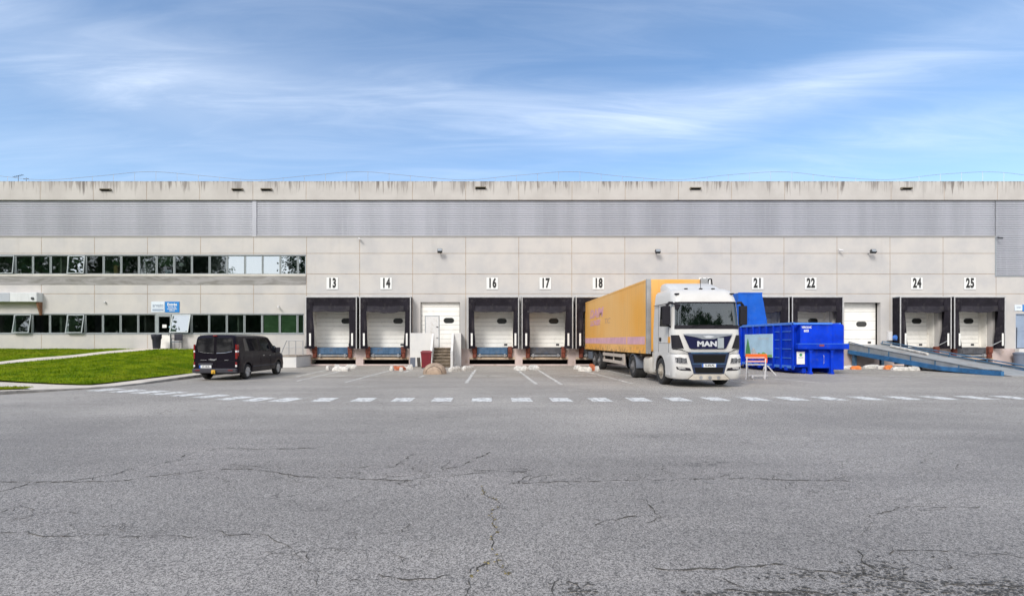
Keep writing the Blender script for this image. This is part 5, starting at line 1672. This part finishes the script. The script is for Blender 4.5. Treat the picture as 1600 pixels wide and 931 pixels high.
# ================================================================== trailer
def build_trailer():
    t = empty('semi_trailer', (8.0, -13.6, 0), 0, 'long faded orange box trailer backed into dock 18', 'trailer')
    Lt, W, z0, z1 = 13.15, 1.25, 1.14, 4.22
    mb = MB(); mb.box(-W, W, 0, Lt, z0 + .10, z1); mb.build('box_body', M['trailer'], t, bevel=.02)
    for s in (-1, 1):
        mb = MB(); mb.box(s * W - .012 - (.0), s * W + .012, .01, Lt - .01, z1 - .07, z1 + .012); mb.build('roof_rail', M['trailer'], t)
        mb = MB(); mb.box(s * W - .02, s * W + .018, .02, Lt - .01, z0, z0 + .17); mb.build('floor_rail', M['trailer'], t)
        mb = MB(); mb.box(s * (W - .06) - .085, s * (W - .06) + .085, -.02, .16, z0, z1 + .016); mb.build('corner_post', M['post_grey'], t, bevel=.012)
        sides = [(0.35, 3.0), (3.16, Lt - .05)] if s < 0 else [(.35, Lt - .05)]
        mb = MB()
        for a, b in sides: mb.box(s * W - .004, s * W + .004, a, b, 1.52, 1.86)
        mb.build('stripe', M['trailer_pink'], t)
        ys_ = (2.6, 3.9, 5.2, 6.5, 7.8, 9.1, 10.4, 11.7)
    text('lettering', 'DAIM', .70, M['trailer_letters'], t, (-W - .004, 9.8, 3.32), (PI / 2, 0, -PI / 2), xs=2.05, bold=.035, shear=.25, ext=.002)
    text('lettering', 'LOGIS', .42, M['trailer_letters'], t, (-W - .004, 10.1, 2.76), (PI / 2, 0, -PI / 2), xs=2.3, bold=.026, shear=.25, ext=.002)
    text('lettering', 'TIC', .42, M['trailer_ghost'], t, (-W - .004, 7.0, 2.76), (PI / 2, 0, -PI / 2), xs=2.0, bold=.004, shear=.25, ext=.002)
    mb = MB(); mb.box(W - .34, W - .05, -.12, -.005, z1 - .22, z1 + .02); mb.build('roof_fitting', M['post_grey'], t, bevel=.02)
    mb = MB(); mb.tube([(W - .02, -.05, z1 - .1), (W + .03, -.06, z1 + .02), (W + .12, -.06, z1 - .0), (W + .15, -.06, z1 - .3), (W + .15, -.06, z1 - .7)], .028, 6); mb.build('hose', M['black'], t)
    # chassis
    mb = MB(); mb.box(-.6, -.45, .3, Lt - .1, .88, 1.14); mb.box(.45, .6, .3, Lt - .1, .88, 1.14)
    for y in (1.0, 3.0, 5.0, 7.0, 9.0, 11.0, 13.0): mb.box(-1.2, 1.2, y, y + .12, 1.0, 1.14)
    mb.build('chassis', M['chassis'], t)
    for s in (-1, 1):
        for y in (9.05, 10.4): wheel(t, (s * 1.04, y, .50), .50, .36, M['rim_dark'], s, truck=True)
        mb = MB(); mb.box(s * 1.20 - .02, s * 1.20 + .02, 3.7, 8.15, .86, 1.02); mb.box(s * 1.20 - .02, s * 1.20 + .02, 3.7, 8.15, .52, .68); mb.box(s * 1.20 - .03, s * 1.20 + .03, 3.6, 3.95, .50, 1.04)
        for y in (5.9, 8.0): mb.box(s * 1.15 - .03, s * 1.15 + .03, y, y + .08, .52, 1.1)
        mb.build('side_guard', M['guard'], t, bevel=.008, segs=1)
        mb = MB(); mb.box(s * .95 - .07, s * .95 + .07, 3.0, 3.14, .22, 1.0); mb.box(s * .95 - .14, s * .95 + .14, 2.95, 3.2, .12, .22); mb.tube([(s * .95, 3.1, .35), (s * .95, 3.9, .9)], .035, 6); mb.build('landing_leg', M['chassis'], t)
        mb = MB(); mb.box(s * 1.05 - .2, s * 1.05 + .2, 11.2, 12.1, .55, 1.0); mb.build('tool_box', M['toolbox'], t, bevel=.02)
    mb = MB(); mb.box(-1.2, 1.2, 12.75, 12.9, .45, .6); mb.box(-.7, -.6, 12.7, 12.85, .5, 1.1); mb.box(.6, .7, 12.7, 12.85, .5, 1.1); mb.build('rear_underrun_bar', M['chassis'], t)
    return t


build_trailer()


# ================================================================== blue compactor container
def build_container():
    t = empty('compactor_container', (15.72, -8.85, 0), 0, 'bright blue roll-off waste container with ribbed sides and tall hopper at the dock', 'container')
    Lc, Wc = 6.0, 2.5
    mb = MB(); mb.box(0, Wc, .35, Lc, .30, 2.55); mb.box(.30, Wc - .02, .02, .35, .35, 2.52); mb.build('shell', M['blue'], t, bevel=.02)
    mb = MB(); mb.box(-.07, .02, .02, Lc, 2.50, 2.62); mb.box(-.07, 1.9, -.03, .10, 2.50, 2.60); mb.box(Wc - .03, Wc + .06, .3, Lc, 2.50, 2.60); mb.build('top_rail', M['blue_edge'], t, bevel=.012)
    for i, y in enumerate((.02, 1.05, 1.75, 2.45, 3.15, 3.85, 4.55, 5.25)):
        mb = MB(); mb.box(-.085, 0, y, y + (.16 if i else .14), .20, 2.50)
        mb.build('rib', M['blue'], t, bevel=.02, segs=1)
    mb = MB()
    for z in (.78, 1.25, 1.72, 2.15):
        mb.box(-.03, 0, .20, 1.04, z, z + .035); mb.box(-.03, 0, 1.25, 1.74, z, z + .035)
    mb.box(-.05, 0, .02, Lc, .28, .42); mb.build('weld_bead', M['blue_edge'], t)
    # skids and rollers
    mb = MB(); mb.box(.45, .65, .1, Lc, .04, .30); mb.box(1.85, 2.05, .1, Lc, .04, .30)
    for y in (.6, 1.9, 3.2, 4.5): mb.box(-.06, .12, y, y + .22, .16, .35)
    mb.build('skid', M['blue'], t)
    # front face: chamfered left panel, posts, beam, right wing
    mb = MB(); mb.add([(0.0, .35, .35), (.32, .0, .35), (.32, .0, 1.30), (0, .35, 1.30), (0, .35, .35), (.34, .34, .35), (.34, .34, 1.3)], [(0, 1, 2, 3)]); mb.build('front_chamfer', M['blue'], t, fix=False)
    mb = MB(); mb.box(.02, 2.60, -.24, .02, 1.26, 1.52); mb.prism([(0.02, 1.26), (.5, 1.26), (.02, 1.0)], 'y', -.2, .02) if False else None
    mb.build('front_beam', M['blue'], t, bevel=.018)
    mb = MB(); mb.box(.05, 2.58, -.25, -.02, 1.523, 1.545); mb.build('beam_edge', M['blue_edge'], t)
    mb = MB(); mb.box(1.10, 1.34, -.246, -.20, 1.40, 1.50); mb.build('beam_lamp', mat('dull_red_lens', (.22, .05, .08), .4), t)
    for x in (.72, 1.80):
        mb = MB(); mb.box(x - .06, x + .06, -.16, .02, .0, 1.26); mb.prism([(x - .15, 1.26), (x + .15, 1.26), (x + .06, 1.12), (x - .06, 1.12)], 'y', -.17, 0.02); mb.box(x - .09, x + .09, -.19, .05, .0, .10)
        mb.build('front_post', M['blue'], t, bevel=.012)
    mb = MB(); mb.box(1.95, 2.5, .0, .40, .22, 2.46); mb.build('front_wing', M['blue'], t, bevel=.02)
    mb = MB(); mb.prism([(.75, .30), (.75, 1.22), (.95, 1.24), (1.6, 1.24), (1.78, 1.22), (1.78, .30)], 'y', -.03, .04); mb.build('front_hatch', M['blue'], t, bevel=.02)
    mb = MB(); mb.tube([(1.42, -.06, .95), (1.42, -.10, .92), (1.42, -.10, .55), (1.42, -.06, .52)], .014, 6); mb.build('handle', M['barrier_leg'], t)
    # notice on the front, text above
    mb = MB(); mb.box(.10, .50, -.02, .0, .50, 1.13); nb = mb.build('notice', M['paper'], t)
    mb = MB(); mb.lathe([(.075, -.026), (.07, -.021)], (.30, 0, .97), 'y', 16); mb.build('green_mark', M['poster_green'], nb)
    mb = MB(); mb.box(.17, .43, -.024, -.021, .84, .855); mb.box(.17, .43, -.024, -.021, .81, .82); mb.build('small_print', M['sign_grey'], nb)
    text('lettering', 'VERCNOC', .17, M['sign_white'], t, (.24, .012, 2.40), xs=.62, bold=.004, ext=.002) if False else None
    text('lettering', 'VEROLNC', .155, M['sign_white'], t, (.62, .015, 2.36), xs=.72, bold=.004, ext=.004)
    text('lettering', '603', .165, M['sign_white'], t, (.60, .015, 2.18), xs=1.0, bold=.006, ext=.004)
    # poster on the ribbed side
    pr = MB(); pr.box(-.125, -.095, 1.78, 4.72, .78, 2.06); pr = pr.build('poster', M['poster_sky'], t)
    def pp(pts, name, m, dx): 
        mb = MB(); mb.prism([(y, z) for y, z in pts], 'x', -.126 - dx, -.124); mb.build(name, m, pr)
    pp([(4.66, .80), (4.60, 1.12), (4.50, 1.5), (4.38, 1.84), (4.30, 1.72), (4.20, 1.4), (4.08, 1.1), (4.02, .80)], 'painted_tree', M['poster_green'], .003)
    pp([(3.98, .80), (3.95, 1.15), (3.75, 1.3), (3.6, 1.2), (3.45, 1.05), (3.3, .98), (3.3, .80)], 'painted_house', M['poster_grey'], .002)
    pp([(3.3, .80), (3.2, 1.02), (2.9, .96), (2.7, 1.05), (2.45, 1.0), (2.3, .9), (1.82, .94), (1.82, .80)], 'painted_lawn', M['poster_lawn'], .004)
    text('lettering', 'valorisons', .22, M['poster_grey'], pr, (-.128, 2.7, 1.82), (PI / 2, 0, -PI / 2), xs=1.3, ext=.001)
    # hopper at the back
    mb = MB(); mb.prism([(.15, 2.3), (.15, 4.68), (1.62, 4.68), (2.05, 2.3)], 'y', 6.05, 8.1); hp = mb.build('hopper', M['blue_hopper'], t, bevel=.02)
    mb = MB(); mb.box(.14, 1.64, 6.03, 6.05, 4.60, 4.70); mb.box(.75, .79, 6.035, 6.05, 2.3, 4.6); mb.box(.2, 1.95, 6.035, 6.05, 3.02, 3.06); mb.box(.15, 2.05, 6.0, 8.1, .3, 2.3) ; mb.build('hopper_edge', M['blue_hopper'], t)
    return t


build_container()

# ================================================================== barrier
t = empty('trestle_barrier', (11.45, -12.35, 0), R(2), 'orange and white trestle barrier between the truck and the blue container', 'barrier')
mb = MB(); mb.box(0, .95, -.03, .03, .98, 1.10); mb.build('top_board', M['barrier_orange'], t, bevel=.01)
mb = MB(); mb.box(0, .86, -.025, .025, .90, .975); mb.box(0, .93, -.025, .025, .74, .81); mb.build('middle_board', M['barrier_pink'], t, bevel=.008)
mb = MB(); mb.box(.85, .95, -.04, .02, .72, .98); mb.build('end_board', M['barrier_orange'], t)
mb = MB(); mb.box(0, .93, -.02, .02, .61, .67); mb.box(.12, .98, -.02, .02, .13, .18); mb.build('cross_bar', M['barrier_leg'], t)
for x in (.06, .90):
    for s in (-1, 1): MB().tube([(x, 0, 1.0), (x + s * .17, s * .22, 0)], .025, 6).build('leg', M['barrier_leg'], t)
mb = MB(); mb.lathe([(.09, -.03), (.09, .03)], (.25, -.03, .09), 'x', 14); mb.build('castor', M['barrier_leg'], t)
t = empty('bent_tube', (12.6, -11.7, 0), 0, 'bent white tube leaning beside the trestle barrier', 'tube')
mb = MB(); mb.tube([(0, 0, 0), (-.02, 0, .35), (.02, 0, .50), (.10, 0, .56), (.20, 0, .52), (.30, 0, .40), (.55, 0, .12)], .026, 8); mb.build('tube', M['white_steel'], t)

# ================================================================== yard ramp
t = empty('loading_ramp', (24.6, -10.5, 0), 0, 'long blue steel loading ramp rising from the yard to the door without shelter', 'ramp')
def rz_(y): return .20 + (1.44 - .20) * max(0, (y - .9)) / 9.35 if y > .9 else .20 + (y - .9) * .05     # top of girder, y from the low end
Wd = 2.2
for s, x0 in ((0, 0.0), (1, Wd)):
    ys = [0, .9, 3.2, 6.5, 10.3]
    top = [max(rz_(y) + .06, b_ + .02) for y, b_ in zip(ys, (.235, .25, .31, .72, 1.07))]; bot = [0.005, .008, .08, .40, .83]; ft = [.235, .25, .31, .70, 1.07]
    web = list(zip(ys, top)) + [(y, b - .02) for y, b in list(zip(ys, ft))[::-1]]
    mb = MB(); mb.prism(web, 'x', x0 - .015, x0 + .015); mb.build('girder_web', M['ramp_web'], t)
    mb = MB(); mb.prism([(y, b) for y, b in zip(ys, ft)] + [(y, b) for y, b in list(zip(ys, bot))[::-1]], 'x', x0 - .07, x0 + .07); mb.build('bottom_flange', M['ramp_blue'], t, bevel=.008, segs=1)
    mb = MB(); mb.prism([(y, z + .045) for y, z in zip(ys, top)] + [(y, z) for y, z in list(zip(ys, top))[::-1]], 'x', x0 - .05, x0 + .05); mb.build('top_flange', M['ramp_rail'] if s else M['ramp_web'], t, bevel=.006, segs=1)
    for y in (2.2, 3.6, 5.2, 6.8, 8.4):
        tp = float(np.interp(y, ys, top)); bt = float(np.interp(y, ys, ft)) - .2
        mb = MB(); mb.box(x0 - .05, x0 - .012, y, y + .04, bt + .2, tp - .02); mb.build('stiffener', M['ramp_rail'], t)
    # raised wheel rail on top
    if s:
        mb = MB(); mb.tube([(x0, y, rz_(y) + .22) for y in (10.2, 6.5, 3.2, 1.2)] + [(x0, .9, rz_(.9) + .1)], .035, 6)
        for y in (10.2, 7.5, 5.2, 3.0): mb.tube([(x0, y, rz_(y) + .05), (x0, y, rz_(y) + .22)], .03, 6)
        mb.build('side_rail', M['ramp_rail'], t)
    else:
        mb = MB(); mb.tube([(x0, 10.25, rz_(10.2) + .02), (x0, 10.25, rz_(10.2) + .18), (x0, 8.9, rz_(8.9) + .10)], .03, 6); mb.build('side_rail', M['ramp_rail'], t)
mb = MB(); ys = [-.35, .9, 10.3]; mb.prism([(y, rz_(max(y, 0)) - .02 if y > 0 else .03) for y in ys] + [(y, (rz_(y) - .10) if y > 0 else .005) for y in ys[::-1]], 'x', .08, Wd - .08); mb.build('deck', M['ramp_deck'], t)
mb = MB(); mb.box(.1, .28, 9.9, 10.1, .0, 1.0); mb.build('support_leg', M['ramp_rail'], t); MB().box(Wd - .28, Wd - .1, 9.9, 10.1, 0, 1.0).build('support_leg', M['ramp_rail'], t)
mb = MB(); mb.box(.4, .7, 6.0, 6.2, 0.0, .6); mb.build('support_leg', M['lip'], t); MB().box(1.3, 1.6, 6.0, 6.2, 0, .6).build('support_leg', M['lip'], t)
mb = MB(); mb.tube([(0, 0, 0), (-.3, -3.1, -.42)], .075, 10)
o = mb.build('striped_pole', M['guide'], None, loc=(26.35, -1.6, 1.34)); tag(o, 'pale chipped pole lying along the blue ramp', 'pole')

# ================================================================== trees across the yard (they show in the panes)
def tree_mesh(seed, h, spread, leaf):
    rs = np.random.RandomState(seed)
    tk = MB()
    tk.tube([(0, 0, 0), (.1, .1, h * .3), (-.1, .2, h * .6), (0, 0, h * .92)], [.42, .33, .2, .05], 8)
    lim = []
    for i in range(14):
        z = h * (.22 + .62 * i / 14); a = i * 2.4 + rs.rand(); ln = spread * (1.05 - .6 * i / 14) * (.6 + .5 * rs.rand())
        e = (math.cos(a) * ln, math.sin(a) * ln, z + h * .12 * (1 + rs.rand()))
        tk.tube([(0, 0, z), (e[0] * .5, e[1] * .5, z + (e[2] - z) * .4), e], [.13, .08, .03], 5)
        lim.append(e)
    cl = []
    for e in lim + [(0, 0, h * .9), (.4, .3, h * .8)]:
        for _ in range(5):
            cl.append(np.array(e) + rs.randn(3) * np.array([1.2, 1.2, .9]) * spread * .16)
    v = []
    for c in cl:
        m = 58; r_ = spread * .16 * (.7 + .7 * rs.rand())
        p = c + rs.randn(m, 3) * r_ * np.array([1, 1, .75])
        s = .16 + .16 * rs.rand(m)
        d1 = rs.randn(m, 3); d1 /= np.linalg.norm(d1, axis=1)[:, None]; d2 = np.cross(d1, rs.randn(m, 3)); d2 /= np.linalg.norm(d2, axis=1)[:, None]
        q = np.stack([p - d1 * s[:, None], p + d2 * s[:, None] * .6, p + d1 * s[:, None], p - d2 * s[:, None] * .6], 1)
        v.append(q)
    v = np.concatenate(v).reshape(-1, 3)
    me = bpy.data.meshes.new('crown'); me.from_pydata(v.tolist(), [], np.arange(len(v)).reshape(-1, 4).tolist()); me.materials.append(leaf)
    return tk, me


protos = []
for sd_, h, sp_, lf in ((1, 22, 5.2, M['leaf']), (2, 19, 4.6, M['leaf_dark']), (3, 13, 4.2, M['leaf'])):
    root = empty('tree', (0, -80, 0), 0, 'tall leafy tree across the yard, seen only in the window panes', 'tree', 'trees mirrored in the office windows')
    tk, me = tree_mesh(sd_, h, sp_, lf)
    tk.build('trunk', M['bark'], root, smooth_=50)
    cr = bpy.data.objects.new('crown', me); col.objects.link(cr); cr.parent = root
    protos.append(root)
root = empty('shrub', (0, -80, 0), 0, 'broad dark shrub across the yard, seen only in the window panes', 'shrub', 'shrubs mirrored in the lower office windows')
tk, me = tree_mesh(9, 6.4, 4.6, M['leaf_dark'])
tk.build('stem', M['bark'], root, smooth_=50)
cr = bpy.data.objects.new('foliage', me); col.objects.link(cr); cr.parent = root
protos.append(root)
spots = [(-74, -43, 0), (-66, -41, 0), (-59.5, -44, 0), (-82, -46, 0), (29.2, -80, 2, 1.50, .62), (32.2, -81, 2, 1.36, .55), (35.2, -79, 2, 1.58, .72), (38.6, -81, 2, 1.40, .6), (41.8, -80, 2, 1.48, .6), (-98, -66, 0), (-90, -72, 1), (-83, -66, 0), (-76, -70, 1), (-69, -66, 0), (-62, -71, 0), (-56.5, -68, 1), (-50, -70, 2), (-43, -74, 2), (-36.5, -70, 1), (-30, -68, 0), (-22, -73, 1),
         (-13, -70, 2), (-4, -74, 2), (6, -70, 1), (15, -76, 2), (20, -70, 0), (53, -75, 0), (-106, -70, 1)] + [(-112 + i * 5.2, -63 + (i % 3) * 1.5, 3) for i in range(32)]
used = set()
rs = random.Random(5)
for x, y, k, *xt in spots:
    if k not in used: o = protos[k]; used.add(k)
    else: o = copy_tree(protos[k])
    o.location = (x, y, 0); o.rotation_euler = (0, 0, rs.uniform(0, 6)); s = rs.uniform(.92, 1.1) * (1.3 if y > -50 and x < 0 else 1); o.scale = (s, s, s) if not xt else (xt[1] * 1.4, xt[1] * 1.4, xt[0])
mb = MB()
